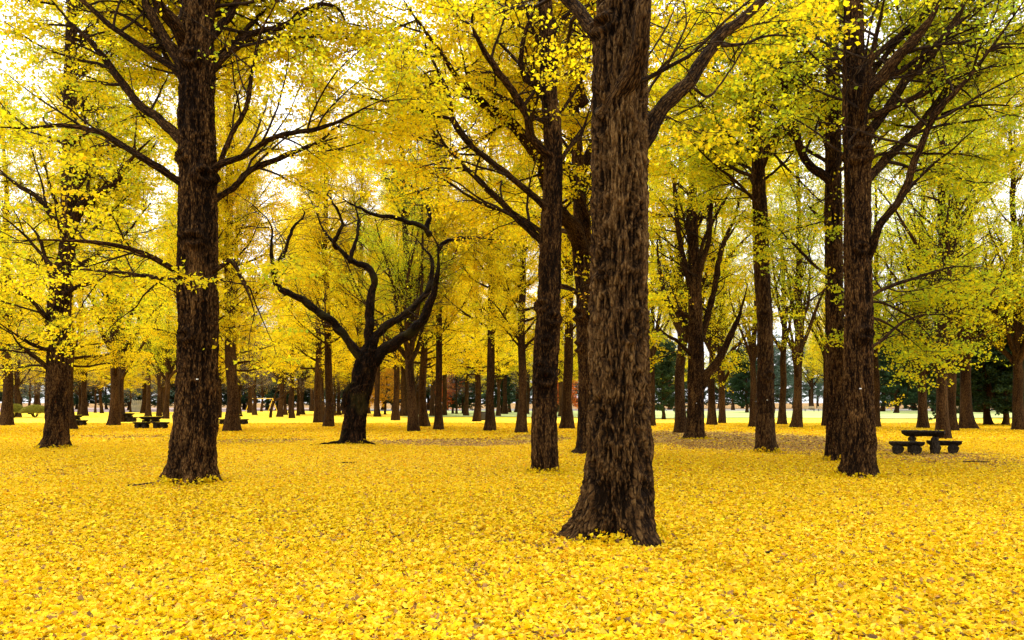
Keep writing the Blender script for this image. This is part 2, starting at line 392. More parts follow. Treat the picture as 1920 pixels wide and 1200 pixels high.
def hero(name,label,prof,yb,limbs,sides=64,step=.06,relief=.018,lobes=6,mat=None,crown=None,seed=1,top=16,cat='tree',tone=.5,group=None,auto=14,auto_z=5.5,leaf=.062,dens=16,l_tr=1.2,gnarl=.2,
         l1=1.7,leafmat=None,ntw=(9,6),L1=(1.8,3.6),auto_L=(3.5,6.8),az=None,tagpx=None,knots=()):
    rng=np.random.default_rng(seed); d=DY(yb); mat=mat or M_bark
    base=PT(prof[0][0],yb,d); base[2]=0; HB.append((base[0],d,prof[1][2]/F*d/2))
    t=thing(name,label,cat,tuple(base),group=group)
    # continue the trunk above the frame
    x,y,w=prof[-1]; ztop=EYE+(HZ-y)/F*d
    if ztop<top:
        k=(top-ztop)/2
        prof=prof+[(x+rng.uniform(-6,6),y-k*F/d,w*.72),(x+rng.uniform(-10,10),y-2*k*F/d,w*.25)]
    V,Q,bk,S,rg=trunk_geo(rng,prof,d,sides,step,relief,lobes,knots)
    g=Geo(); g.add(V,Q,0,True,bk,rg=rg); link('trunk',g.mesh('trunk',[mat],base),t)
    lines=[]
    for lm in limbs:
        pts,dz=lm[0],lm[1]; d0=lm[2] if len(lm)>2 else 0.0
        L=limb_line(pts,d,dz,max(14,int(len(pts)*5)),d0)
        # root the limb inside the trunk
        dirv=norm(L[0,:3]-L[2,:3]); 
        root=np.r_[L[0,:3]+dirv*L[0,3]*1.0, L[0,3]*1.25]
        L=np.vstack([root,L]); L[1,3]*=1.08
        L[-1,3]*=.4
        kk=len(L); sd=20 if L[0,3]>.05 else 12
        LF=smooth_path(L,kk*3); LF[0,3]*=.05; LF[1,3]*=.6; tp=np.linspace(0,1,kk*3)
        jf=LF[:,:3]*np.array([1,1,1])/max(.12,L[0,3]*1.6); jt=np.stack([vnoise(jf+o)-.5 for o in (0,11.3,23.7)],1)
        LF[:,:3]+=jt*(LF[:,3:4]*2.2+.02)*gnarl*np.clip(tp*6,0,1)[:,None]
        LF[:,3]*=1+gnarl*.5*(vnoise(jf*1.3+31)-.45); LF[:,3]*=1-.82*np.clip((tp-.6)/.4,0,1)
        V,Q,bk,nr=tubes(LF[None,:,:3],LF[None,:,3],sd,rng)
        knob=(vnoise(np.stack([bk[0,...,0]*6+5,bk[0,...,1]*6,bk[0,...,2]*3],-1))-.5)*.35
        V[0]+=nr[0]*((bark_relief(bk[0])*.10+knob)*LF[:,None,3])[...,None]
        g=Geo(); g.add(V,Q,0,True,bk); link('limb',g.mesh('limb',[mat],base),t)
        lines.append(L)
    # further limbs above / towards other sides
    N_=auto
    if N_:
        K=12; zs=np.sort(rng.uniform(auto_z,top-1.0,N_)); ab=[]
        for i,z in enumerate(zs):
            c=np.array([np.interp(z,S[:,2],S[:,q]) for q in range(4)])
            a=rng.uniform(0,2*np.pi) if az is None else rng.uniform(*az)
            el=math.radians(rng.uniform(15,68)); dirv=np.array([math.cos(a)*math.cos(el),math.sin(a)*math.cos(el),math.sin(el)])
            Ln=rng.uniform(*auto_L)*(1-.5*(z-auto_z)/(top-auto_z)); p=[np.r_[c[0],c[1],z, max(c[3]*rng.uniform(.16,.34),.03)]]; cur=dirv
            for k in range(K-1):
                cur=norm(cur+rng.normal(size=3)*.10+np.array([0,0,.02])); q=p[-1][:3]+cur*Ln/(K-1); p.append(np.r_[q,p[0][3]*(1-.8*(k+1)/(K-1))])
            ab.append(np.array(p))
        for L in ab:
            V,Q,bk,nr=tubes(L[None,:,:3],L[None,:,3],10,rng); g=Geo(); g.add(V,Q,0,True,bk); link('limb',g.mesh('limb',[mat],base),t); lines.append(L)
    # crown
    if crown is not False:
        g=Geo(); rs=[smooth_path(L,14) for L in lines if L[:,2].max()>2.2]
        P=np.stack([r[:,:3] for r in rs]); R=np.stack([r[:,3] for r in rs])
        nt_=len(rs)-(len(lines)-len(limbs))
        lens=np.linalg.norm(np.diff(P,axis=1),axis=-1).sum(1)
        A=[];B=[]
        for i in range(len(P)):
            a,b=grow(rng,P[i:i+1],R[i:i+1],max(3,int(lens[i]*l1*(l_tr if i<nt_ else 1))),.18,1,50,*L1,8,up=.10,flat=.6,yb=.45,wander=.13,rr=.5,rmin=.010)
            A.append(a);B.append(b)
        P1=np.concatenate(A);R1=np.concatenate(B)
        P2,R2=grow(rng,P1,R1,ntw[0],.12,1,48,.7,1.5,6,up=.04,flat=.35,wander=.16,rr=.5,rmin=.0055,bend=-.03)
        P3,R3=grow(rng,P2,R2,ntw[1],.1,1,50,.25,.6,4,up=.02,flat=.4,wander=.18,rr=.5,rmin=.0022,bend=-.05)
        for P_,R_,s in ((P1,R1,6),(P2,R2,4),(P3,R3,3)):
            V,Q,bk,_=tubes(P_,R_,s,rng); g.add(V,Q,1,True,bk)
        tv2=rng.normal(tone,.13,len(P2)); 
        pts=[];tn=[]
        p,i=leaf_points(rng,P3,dens,.06,zsq=.5,droop=.03); pts.append(p); tn.append(tv2[i//max(1,ntw[1])])
        p,i=leaf_points(rng,P2,dens*.7,.06,zsq=.5,droop=.03); pts.append(p); tn.append(tv2[i])
        p,i=leaf_points(rng,P1,dens*.35,.07,zsq=.6,droop=.02); pts.append(p); tn.append(np.full(len(p),tone))
        p=np.concatenate(pts);tn=np.concatenate(tn)
        rr=np.hypot(p[:,0]-np.interp(p[:,2],S[:,2],S[:,0]),p[:,1]-np.interp(p[:,2],S[:,2],S[:,1]))
        kp=rng.uniform(0,1,len(p))<np.clip((rr-.45)/1.6,.02,1); p=p[kp]; tn=tn[kp]
        # thick wood carries no leaves: clear a sleeve round every traced limb, wider on its open near side
        LP=np.concatenate([smooth_path(L,30)[:26] for L in lines[:len(limbs)]])[:, :3]
        kp=np.ones(len(p),bool)
        for c0 in range(0,len(p),4000):
            q=p[c0:c0+4000]; dl=q[:,None,:]-LP[None]; pr=np.hypot(dl[...,0],dl[...,2]); inf=(pr<.30)&(dl[...,1]<.25)&(dl[...,1]>-2.5)
            kp[c0:c0+4000]=~inf.any(1)
        kp|=rng.uniform(0,1,len(p))<.10
        p=p[kp]; tn=tn[kp]
        V,Q,cl=leaf_quads(rng,p,leaf,.7,leaf_cols(rng,len(p),tn)); g.add(V,Q,0,False,col=cl)
        link('crown',g.mesh('crown',[leafmat or M_leaf,M_twig],base),t)
        pass
    if tagpx:
        x,y=tagpx; zc=PT(x,y,d); c=[np.interp(zc[2],S[:,2],S[:,q]) for q in range(4)]
        g=Geo(); s_=.011; yy=c[1]-math.sqrt(max(c[3]**2-(zc[0]-c[0])**2,0.0004))-.035
        box(g,(zc[0]-s_*1.3,yy,zc[2]-s_),(zc[0]+s_*1.3,yy+.05,zc[2]+s_)); link('number_tag',g.mesh('number_tag',[M_tag],base),t)
    return t

def box(g,a,b,m=0,bev=0):
    x0,y0,z0=a;x1,y1,z1=b
    V=[(x0,y0,z0),(x1,y0,z0),(x1,y1,z0),(x0,y1,z0),(x0,y0,z1),(x1,y0,z1),(x1,y1,z1),(x0,y1,z1)]
    g.add(V,[[3,2,1,0],[4,5,6,7],[0,1,5,4],[1,2,6,5],[2,3,7,6],[3,0,4,7]],m,False)
M_tag=simple('white_tag',(.7,.7,.66),.5,.05)

GNK='tall ginkgo trees of the grove'
# 1 the big tree in front
hero('ginkgo_tree','thickest nearest ginkgo with cracked bark and flared roots in the middle of the leaf carpet',
 [(1160,1010,160),(1160,990,152),(1160,960,142),(1160,920,134),(1161,850,122),(1161,700,115),(1161,500,110),(1162,300,108),(1161,190,106),(1163,100,102),(1166,0,96),(1168,-60,92)],1008,
 [(W([(1146,208),(1164,176),(1183,140),(1195,95),(1203,40),(1209,-40),(1212,-120)],50,34),-.75,-.10),
  (W([(1180,310),(1205,262),(1235,215),(1265,178),(1296,152),(1318,110),(1350,70),(1390,38),(1440,-8),(1500,-60),(1580,-120)],40,14),.8),
  (W([(1125,70),(1100,40),(1078,15),(1050,-20),(1000,-70)],34,18),.6),
  (W([(1200,330),(1225,240),(1290,150),(1340,60),(1370,-20)],7,3),1.6),
  (W([(1200,200),(1222,160),(1262,100),(1290,40),(1310,-20)],7,3),1.0),
  (W([(1200,130),(1222,95),(1255,40),(1275,-20)],6,3),1.4),
  (W([(1300,165),(1330,180),(1370,130),(1400,80),(1430,30)],6,3),1.4)],
 sides=220,step=.022,relief=.040,lobes=9,mat=M_bark_main,knots=[(1130,60,20),(1125,520,13),(1172,640,11)],seed=3,top=15,auto=16,auto_z=9.5,tone=.45,L1=(1.2,2.2),dens=16,leaf=.056,l_tr=.4,group=GNK)
# 2 left front
hero('ginkgo_tree','thick dark ginkgo second in size, standing alone at left with long level limbs',
 [(360,905,108),(361,890,100),(363,860,90),(367,800,82),(370,700,78),(371,600,75),(371,500,74),(372,400,72),(371,300,70),(370,200,66),(371,100,62),(373,0,58),(374,-60,54)],905,
 [(W([(350,275),(338,262),(300,225),(255,190),(225,150),(180,90),(130,40),(80,-20)],24,10),1.5),
  (W([(352,350),(335,340),(290,310),(240,280),(190,250),(120,235),(50,240),(-40,238)],20,7),-1.5),
  (W([(350,522),(332,510),(290,485),(230,463),(160,453),(80,450),(10,452)],15,5),-2.5),
  (W([(350,538),(330,527),(290,520),(230,512),(150,505),(90,510)],12,4),1.5),
  (W([(350,135),(335,112),(310,70),(285,30),(262,-20),(240,-70)],24,14),.8),
  (W([(352,90),(330,50),(300,10),(270,-40)],32,22),-1.0),
  (W([(345,112),(325,100),(280,60),(222,25),(170,22),(110,0)],10,4),2.0),
  (W([(390,140),(408,118),(440,90),(475,62),(530,50),(570,20),(600,8),(635,18),(652,60),(650,120)],18,5),1.2),
  (W([(392,330),(412,310),(460,290),(520,255),(580,245),(630,230),(700,195),(760,170)],16,5),-1.5),
  (W([(390,385),(410,370),(440,350),(470,320),(540,290),(600,265),(640,235),(700,250)],17,5),2.0),
  (W([(400,325),(415,300),(435,250),(462,200),(475,120),(490,60),(520,0),(535,-40)],12,6),-.5),
  (W([(392,75),(408,55),(430,30),(452,-10),(470,-50)],20,12),.6),
  (W([(392,515),(408,503),(435,490),(452,520),(470,560),(480,600)],12,5),-.8)],
 sides=150,step=.03,relief=.034,lobes=7,knots=[(362,632,15),(378,455,17),(360,445,11),(392,335,17),(352,300,13),(370,120,18)],seed=5,top=15,auto=28,auto_z=7.5,tone=.40,dens=20,group=GNK,tagpx=(384,712),az=(.3,2.9))
# 3 centre
hero('ginkgo_tree','slender ginkgo with sawn knots just left of the thickest trunk',
 [(1021,884,60),(1021,870,54),(1020,800,50),(1022,700,48),(1028,600,48),(1030,520,44),(1033,440,42),(1036,350,38),(1036,250,35),(1028,150,32),(1024,50,28),(1022,-40,25)],884,
 [(W([(1030,470),(1014,452),(960,400),(900,340),(850,290),(810,240)],18,8),1.5),
  (W([(1032,400),(1018,384),(980,350),(930,310),(880,270),(852,230),(838,170),(800,90),(765,0)],16,8),-1.5),
  (W([(858,240),(845,225),(800,210),(760,200),(700,185),(640,170)],9,4),-2.5),
  (W([(1022,180),(1008,165),(985,145),(977,110),(985,60),(1010,0)],14,9),-.8),
  (W([(1040,300),(1015,280),(995,250),(985,210),(960,170),(930,130),(905,90),(885,40),(900,-20)],20,12),-1.8),
  (W([(1040,320),(1065,280),(1090,250),(1110,190)],12,7),1.5),
  (W([(1020,440),(980,410),(900,380),(820,330),(740,300)],9,4),3.0)],
 sides=110,step=.035,relief=.027,lobes=5,knots=[(1022,711,17),(1014,688,11),(1024,642,12),(1034,600,15),(1016,575,13),(1030,150,12)],seed=8,top=16,auto=26,auto_z=7.5,tone=.52,group=GNK,az=(.3,3.0))
# 4 behind the big one
hero('ginkgo_tree','pale-limbed ginkgo half hidden directly behind the thickest trunk',
 [(1098,850,56),(1100,840,44),(1102,800,40),(1103,700,40),(1100,600,42),(1098,540,40),(1093,470,40),(1088,400,28),(1083,300,24),(1076,200,20),(1072,100,18),(1070,0,15)],850,
 [(W([(1095,480),(1075,430),(1045,390),(1022,330),(1010,295),(960,235),(900,190),(860,150),(820,90),(770,20),(740,-30)],36,10),-8.5),
  (W([(1098,470),(1095,400),(1080,350),(1062,310),(1040,290)],24,16),-1.5),
  (W([(1090,190),(1075,130),(1045,85),(1000,40),(950,-15)],28,16),-1.0),
  (W([(1085,330),(1110,270),(1130,220)],16,10),1.0),
  (W([(1095,560),(1075,545),(1050,535),(1030,545)],12,7),-1.0)],
 sides=90,step=.05,relief=.02,lobes=5,knots=[(1085,590,14),(1085,650,12)],seed=9,top=18,auto=28,auto_z=6.5,tone=.52,group=GNK,leaf=.068,az=(.3,3.0))
# 5 right front
hero('ginkgo_tree','sturdy ginkgo in front at right, many limbs fanning up to the right from its trunk',
 [(1608,896,82),(1609,880,72),(1610,850,64),(1612,800,58),(1610,700,54),(1610,600,52),(1608,480,50),(1608,360,46),(1609,280,48),(1606,240,44),(1602,100,38),(1600,0,34),(1600,-50,32)],896,
 [(W([(1615,285),(1630,250),(1660,210),(1700,150),(1750,95),(1790,40),(1825,-30),(1850,-80)],22,13),.8),
  (W([(1612,200),(1634,168),(1665,130),(1700,90),(1740,40),(1775,-20)],30,18),-.6),
  (W([(1608,260),(1614,230),(1620,180),(1640,80),(1664,-20)],18,12),-1.0),
  (W([(1615,350),(1634,328),(1665,295),(1710,250),(1760,190),(1800,120),(1830,60),(1855,-10)],22,9),2.5),
  (W([(1615,500),(1633,472),(1650,420),(1690,370),(1715,300),(1740,240),(1765,200),(1820,140),(1880,60),(1935,-20)],20,9),-1.6),
  (W([(1595,370),(1588,330),(1585,250),(1583,100),(1584,-20)],12,9),-1.2),
  (W([(1765,215),(1800,203),(1860,197),(1940,200)],7,4),-1.8),
  (W([(1620,310),(1650,290),(1720,288),(1800,290),(1860,300)],8,3),1.5),
  (W([(1618,570),(1650,545),(1720,520),(1790,500),(1850,505)],9,3),3.0),
  (W([(1618,660),(1650,640),(1700,600),(1760,590),(1810,610)],8,3),2.4),
  (W([(1618,600),(1650,600),(1700,632),(1745,670)],7,2),3.0),
  (W([(1618,565),(1660,570),(1715,600),(1785,650)],7,2),4.0)],
 sides=120,step=.035,relief=.030,lobes=6,knots=[(1612,628,15),(1608,640,9),(1604,295,20),(1616,255,15),(1622,820,9),(1606,470,12)],seed=12,top=16,auto=28,auto_z=7.0,tone=.17,group=GNK,tagpx=(1602,729),az=(-.1,2.6))
# 6
hero('ginkgo_tree','dark ginkgo trunk touching the left side of the sturdy right-hand front tree',
 [(1566,864,42),(1566,850,38),(1566,800,36),(1566,700,35),(1564,500,34),(1562,350,32),(1562,200,28),(1560,100,24),(1556,0,20)],864,
 [(W([(1560,345),(1545,328),(1510,300),(1490,240),(1467,150),(1448,85),(1415,20),(1390,-30)],20,10),-1.0),
  (W([(1560,430),(1545,413),(1528,400),(1513,382)],10,7),-1.2),
  (W([(1560,240),(1540,190),(1510,140),(1490,90),(1480,20)],12,6),1.5),
  (W([(1556,300),(1540,240),(1515,120),(1500,20),(1495,-40)],9,6),-1.0),
  (W([(1560,520),(1530,500),(1490,460),(1440,410)],8,4),2.0)],
 sides=80,step=.05,relief=.018,lobes=5,seed=14,top=17,auto=26,auto_z=7.5,tone=.18,group=GNK,az=(.5,3.0))
# 7
hero('ginkgo_tree','straight pale-barked slim ginkgo standing alone between the thickest tree and the right-hand pair',
 [(1436,848,50),(1436,838,44),(1435,815,38),(1435,700,32),(1434,600,30),(1428,500,30),(1425,400,28),(1421,300,24),(1418,200,20),(1416,100,18),(1414,30,16),(1413,-40,14)],848,
 [(W([(1424,320),(1432,290),(1460,240),(1500,170),(1520,120),(1545,60)],12,6),1.0),
  (W([(1422,310),(1410,288),(1360,250),(1300,180),(1250,120)],10,5),-1.0),
  (W([(1418,225),(1410,205),(1370,160),(1330,120),(1290,60)],10,5),1.0),
  (W([(1424,400),(1416,380),(1380,340),(1330,300),(1270,240)],7,4),-2.0),
  (W([(1418,150),(1430,110),(1470,60),(1500,0)],9,5),-1.0),
  (W([(1425,330),(1445,290),(1470,310),(1530,370),(1560,390)],7,4),-2.0)],
 sides=80,step=.05,relief=.016,lobes=6,mat=M_bark_far,knots=[(1437,706,10),(1430,590,8),(1428,420,9)],seed=16,top=18,auto=26,auto_z=7.5,tone=.22,az=(.2,3.0),group=GNK,tagpx=(1433,750))
# 8 far left of the front row
hero('ginkgo_tree','forking ginkgo at far left, broad at the foot and bending near mid height',
 [(104,840,60),(105,828,52),(107,805,46),(109,750,43),(110,650,41),(112,570,42),(120,500,32),(127,450,29),(130,350,28),(131,250,26),(133,100,22),(136,0,18)],840,
 [(W([(135,430),(148,395),(180,365),(215,345),(235,310),(290,255)],20,10),-1.0),
  (W([(120,440),(105,415),(70,370),(30,345),(-20,300)],14,7),1.0),
  (W([(108,620),(90,600),(55,560),(0,530)],12,6),-1.2),
  (W([(108,660),(85,655),(50,640),(-10,600)],10,5),-1.8),
  (W([(106,705),(80,680),(40,650),(20,620)],12,6),-.8),
  (W([(115,560),(140,540),(190,520),(240,500)],10,5),-1.5),
  (W([(105,560),(90,500),(70,440),(30,400)],10,5),1.5)],
 sides=90,step=.05,relief=.02,lobes=7,seed=18,top=18,auto=40,auto_z=6,tone=.34,group=GNK,leaf=.068,az=(0,2.6))
# 9
hero('ginkgo_tree','dark many-stemmed ginkgo forking low, right of the thickest trunk on browner ground',
 [(1303,823,50),(1303,812,38),(1304,780,34),(1305,700,32),(1304,600,28),(1300,450,20),(1298,300,14),(1295,180,8)],823,
 [(W([(1308,740),(1322,705),(1350,670),(1372,625),(1390,580),(1402,530)],22,8),-1.0),
  (W([(1308,660),(1322,610),(1340,540),(1352,470),(1380,400),(1395,330)],16,7),.8),
  (W([(1300,640),(1280,600),(1250,560),(1235,500),(1232,430)],14,7),1.0),
  (W([(1303,600),(1310,520),(1330,440),(1335,340),(1350,250)],14,6),-1.0),
  (W([(1300,560),(1285,500),(1270,420),(1262,330),(1250,260)],14,6),-.6),
  (W([(1303,540),(1320,450),(1362,370),(1400,300)],10,5),1.6),
  (W([(1300,670),(1270,640),(1240,620),(1215,570)],9,4),-2.0),
  (W([(1302,520),(1290,400),(1310,300),(1320,210)],10,5),.5),
  (W([(1300,600),(1262,575),(1225,545),(1215,555)],10,5),-1.8)],
 sides=64,step=.07,relief=.02,lobes=6,seed=21,top=17,auto=16,auto_z=8,tone=.38,group=GNK,leaf=.075,dens=22,l1=1.3,tagpx=(1302,756))
# cherry
hero('cherry_tree','gnarled black leaning cherry tree with bare twisting limbs and exposed roots',
 [(664,833,58),(664,822,48),(666,790,44),(671,755,42),(679,720,44),(687,685,46),(693,660,34),(697,640,20)],833,
 [(W([(684,700),(672,665),(642,628),(604,588),(562,560),(524,542),(515,512),(509,480),(508,425),(480,390),(440,360)],22,3),-1.2),
  (W([(690,690),(692,640),(694,590),(697,555),(699,520),(690,503),(662,490),(632,462),(606,430),(590,390),(567,348)],24,3),.6),
  (W([(690,700),(712,662),(742,640),(780,615),(800,580),(814,545),(824,500),(820,460),(806,432)],27,9),-.8),
  (W([(806,440),(790,425),(740,408),(700,402),(640,372),(620,355)],12,4),-1.4),
  (W([(800,432),(805,400),(792,370),(760,340),(720,335)],11,5),.5),
  (W([(700,640),(712,622),(742,600),(782,570),(806,540),(812,500),(800,470),(775,440)],20,7),1.2),
  (W([(822,470),(838,452),(880,445),(930,450)],9,5),-1.0),
  (W([(515,520),(520,495),(535,470),(548,430),(572,402),(560,385)],9,5),.8),
  (W([(632,465),(626,455),(642,420),(624,380),(600,345)],10,4),-1.0),
  (W([(655,490),(668,450),(672,410),(660,370)],9,4),1.0),
  (W([(668,822),(640,828),(605,832),(575,835)],8,3),-1.0),
  (W([(668,822),(690,830),(715,835)],8,3),-1.0),
  (W([(664,800),(650,770),(648,735),(668,715)],14,12),-.4)],
 sides=90,step=.05,relief=.05,lobes=8,mat=M_bark_cherry,crown='bare',seed=25,top=0,cat='tree',tone=.5,auto=0,leaf=.06,dens=.5,l1=3.0,L1=(.8,2.0),ntw=(5,4),gnarl=.42)

# ------------------------------------------------------------------ template trees for the rest of the grove
def template(seed, H=19., dia=.62, z0=4.6, nl=30, spread=(3.2,5.5), el=(25,60), tone=.5, leaf=.095, dens=13, kind='ginkgo', n2=7, n3=4, lean=0.0, flat=.5, bark=None, leafm=None, twig=None, cols=None, fork=0, top_taper=.12, rsz=1.0, clear_top=1.0):
    rng=np.random.default_rng(seed)
    K=14; z=np.linspace(-.1,H,K); px=np.cumsum(rng.normal(0,.07,K))+lean*(np.clip(z,0,None)/H)**1.5*3; py=np.cumsum(rng.normal(0,.07,K)); px-=px[0];py-=py[0]
    r=dia/2*np.interp(z,[0,.3,1.5,H*.3,H*.6,H],[1.45,1.15,1.0,.85,.55,top_taper])
    S=smooth_path(np.stack([px,py,z,r],1),110)
    V,Q,bk,nrm=tubes(S[None,:,:3],S[None,:,3],28,rng)
    th=np.arange(28)/28*2*np.pi; zz=np.clip(S[:,2],0,None); lob=np.zeros((110,28))
    for k in range(6):
        a0=rng.uniform(0,2*np.pi); dd=np.angle(np.exp(1j*(th-a0))); lob+=np.exp(-(dd/.35)**2)[None,:]*np.exp(-zz/.4)[:,None]*rng.uniform(.1,.35)
    low=(vnoise(bk[0]*np.array([3,3,1.])*1.0)-.5)*.16
    V[0]+=nrm[0]*(S[:,3][:,None]*(lob+low))[...,None]
    gt=Geo(); gt.add(V,Q,0,True,bk)
    # limbs
    Ls=[];Rs=[];K2=10
    zl=np.sort(z0+(H*.93-z0)*rng.uniform(0,1,nl)**1.15)
    ga=rng.uniform(0,6.28)
    for i,zq in enumerate(zl):
        c=[np.interp(zq,S[:,2],S[:,q]) for q in range(4)]; a=ga+i*2.4+rng.uniform(-.5,.5); f=(zq-z0)/(H-z0)
        e=math.radians(np.clip(el[0]+(el[1]-el[0])*f**.7+rng.normal(0,9),-8,75)); d=np.array([math.cos(a)*math.cos(e),math.sin(a)*math.cos(e),math.sin(e)])
        Ln=rng.uniform(*spread)*(1-.55*f*clear_top); p=[np.array([c[0],c[1],zq])]
        big = fork and i<fork
        r0=c[3]*(.62 if big else rng.uniform(.22,.36)); 
        if big: Ln*=1.6; d=norm(d+np.array([0,0,1.2]))
        for k in range(K2-1):
            d=norm(d+rng.normal(size=3)*.10+np.array([0,0,.035])); p.append(p[-1]+d*Ln/(K2-1))
        Ls.append(np.array(p)); Rs.append(r0*np.linspace(1,.18,K2))
    P=np.stack(Ls);R=np.stack(Rs)
    V,Q,bk,_=tubes(P,R,8,rng); gt.add(V,Q,0,True,bk)
    P1,R1=grow(rng,P,R,n2,.12,1,44,1.4,3.2,6,up=.16,flat=.8,wander=.12,rr=.5,rmin=.014*rsz)
    P2,R2=grow(rng,P1,R1,n3,.1,1,50,.5,1.3,4,up=.02,flat=flat,wander=.16,rr=.5,rmin=.006*rsz,bend=-.03)
    g=Geo()
    for P_,R_,s in ((P1,R1,4),(P2,R2,3)):
        V,Q,bk,_=tubes(P_,R_,s,rng); g.add(V,Q,1,True,bk)
    if kind=='bare':
        P3,R3=grow(rng,P2,R2,5,.1,1,42,.4,1.0,3,up=.1,wander=.15,rmin=.004*rsz); V,Q,bk,_=tubes(P3,R3,3,rng); g.add(V,Q,1,True,bk)
    if dens>0:
        tv=rng.normal(tone,.12,len(P1)); p,i=leaf_points(rng,P2,dens,.13,zsq=.5,droop=.05); q,j=leaf_points(rng,P1,dens*.4,.12,zsq=.6)
        pp=np.concatenate([p,q]); tn=np.concatenate([tv[i//n3],tv[j]])
        if cols is None: cl=leaf_cols(rng,len(pp),tn)
        else:
            u=rng.uniform(0,1,(len(pp),1)); cl=np.hstack([(np.array(cols[0])*(1-u)+np.array(cols[1])*u)*rng.uniform(.7,1.2,(len(pp),1)),np.ones((len(pp),1))])
        V,Q,c4=leaf_quads(rng,pp,leaf,.6,cl); g.add(V,Q,0,False,col=c4); pass
    return gt.mesh('trunk',[bark or M_bark_far]), g.mesh('crown',[leafm or M_leaf, twig or M_twig]), dia

T_g=[template(101,22,.62,3.8,54,(3.8,6.5),(5,70),.51,leaf=.075,dens=38,n2=10,n3=5),
     template(102,23,.66,4.2,54,(3.5,6),(12,72),.45,leaf=.075,dens=38,n2=10,n3=5),
     template(103,21,.60,3.5,50,(3.8,6.5),(10,72),.38,fork=7,leaf=.075,dens=36,n2=10,n3=5),
     template(104,24,.62,4.6,54,(3.5,6),(12,72),.55,leaf=.075,dens=38,n2=10,n3=5),
     template(105,22,.64,3.8,50,(3.8,6.5),(18,76),.13,fork=9,leaf=.075,dens=26,n2=10,n3=5)]
T_sparse=[template(111,21,.60,4.2,42,(3,5.6),(22,74),.34,leaf=.075,dens=20,fork=6,n2=8), template(112,22,.62,5.0,40,(2.8,5.4),(28,76),.30,leaf=.075,dens=18,fork=5,n2=8)]
T_mid=[template(106,22,.60,2.9,50,(3.4,6),(8,78),.15,leaf=.075,dens=22,n2=9,n3=4,fork=9),template(107,21,.62,3.3,48,(3.4,6),(10,78),.25,leaf=.075,dens=22,n2=9,n3=4,fork=10)]
T_bare=[template(121,15,.5,3.2,34,(2.5,4.8),(20,60),.6,dens=1.2,kind='bare',bark=M_bark_far,twig=M_bare,fork=3),
        template(122,13,.42,2.8,30,(2.2,4.2),(15,55),.6,dens=.4,kind='bare',bark=M_bark_far,twig=M_bare)]
EG=((.010,.022,.010),(.035,.065,.022))
T_ever=[template(131,13,.55,1.2,50,(3,5),(-5,45),.5,leaf=.17,dens=48,cols=EG,leafm=M_green,flat=.4,n2=6,clear_top=.7),
        template(132,11,.5,1.0,46,(2.5,4.5),(-5,40),.5,leaf=.17,dens=48,cols=((.012,.03,.012),(.05,.085,.03)),leafm=M_green,flat=.4,n2=6,clear_top=.7)]
T_pine=[template(141,14,.5,2.5,44,(3,5),(5,40),.5,leaf=.16,dens=24,cols=((.05,.09,.06),(.13,.19,.12)),leafm=M_green,flat=.35,n2=6,clear_top=.8)]
T_mapR=[template(151,6,.28,1.6,26,(1.4,2.6),(10,55),.5,leaf=.10,dens=26,cols=((.55,.05,.015),(.75,.22,.02)),n2=5,dia_=0) if False else template(151,6,.28,1.6,26,(1.4,2.6),(10,55),.5,leaf=.10,dens=22,cols=((.50,.06,.015),(.75,.24,.02)),n2=5)]
T_mapO=[template(152,6,.28,1.6,26,(1.4,2.6),(10,55),.5,leaf=.10,dens=22,cols=((.55,.26,.01),(.75,.45,.02)),n2=5)]

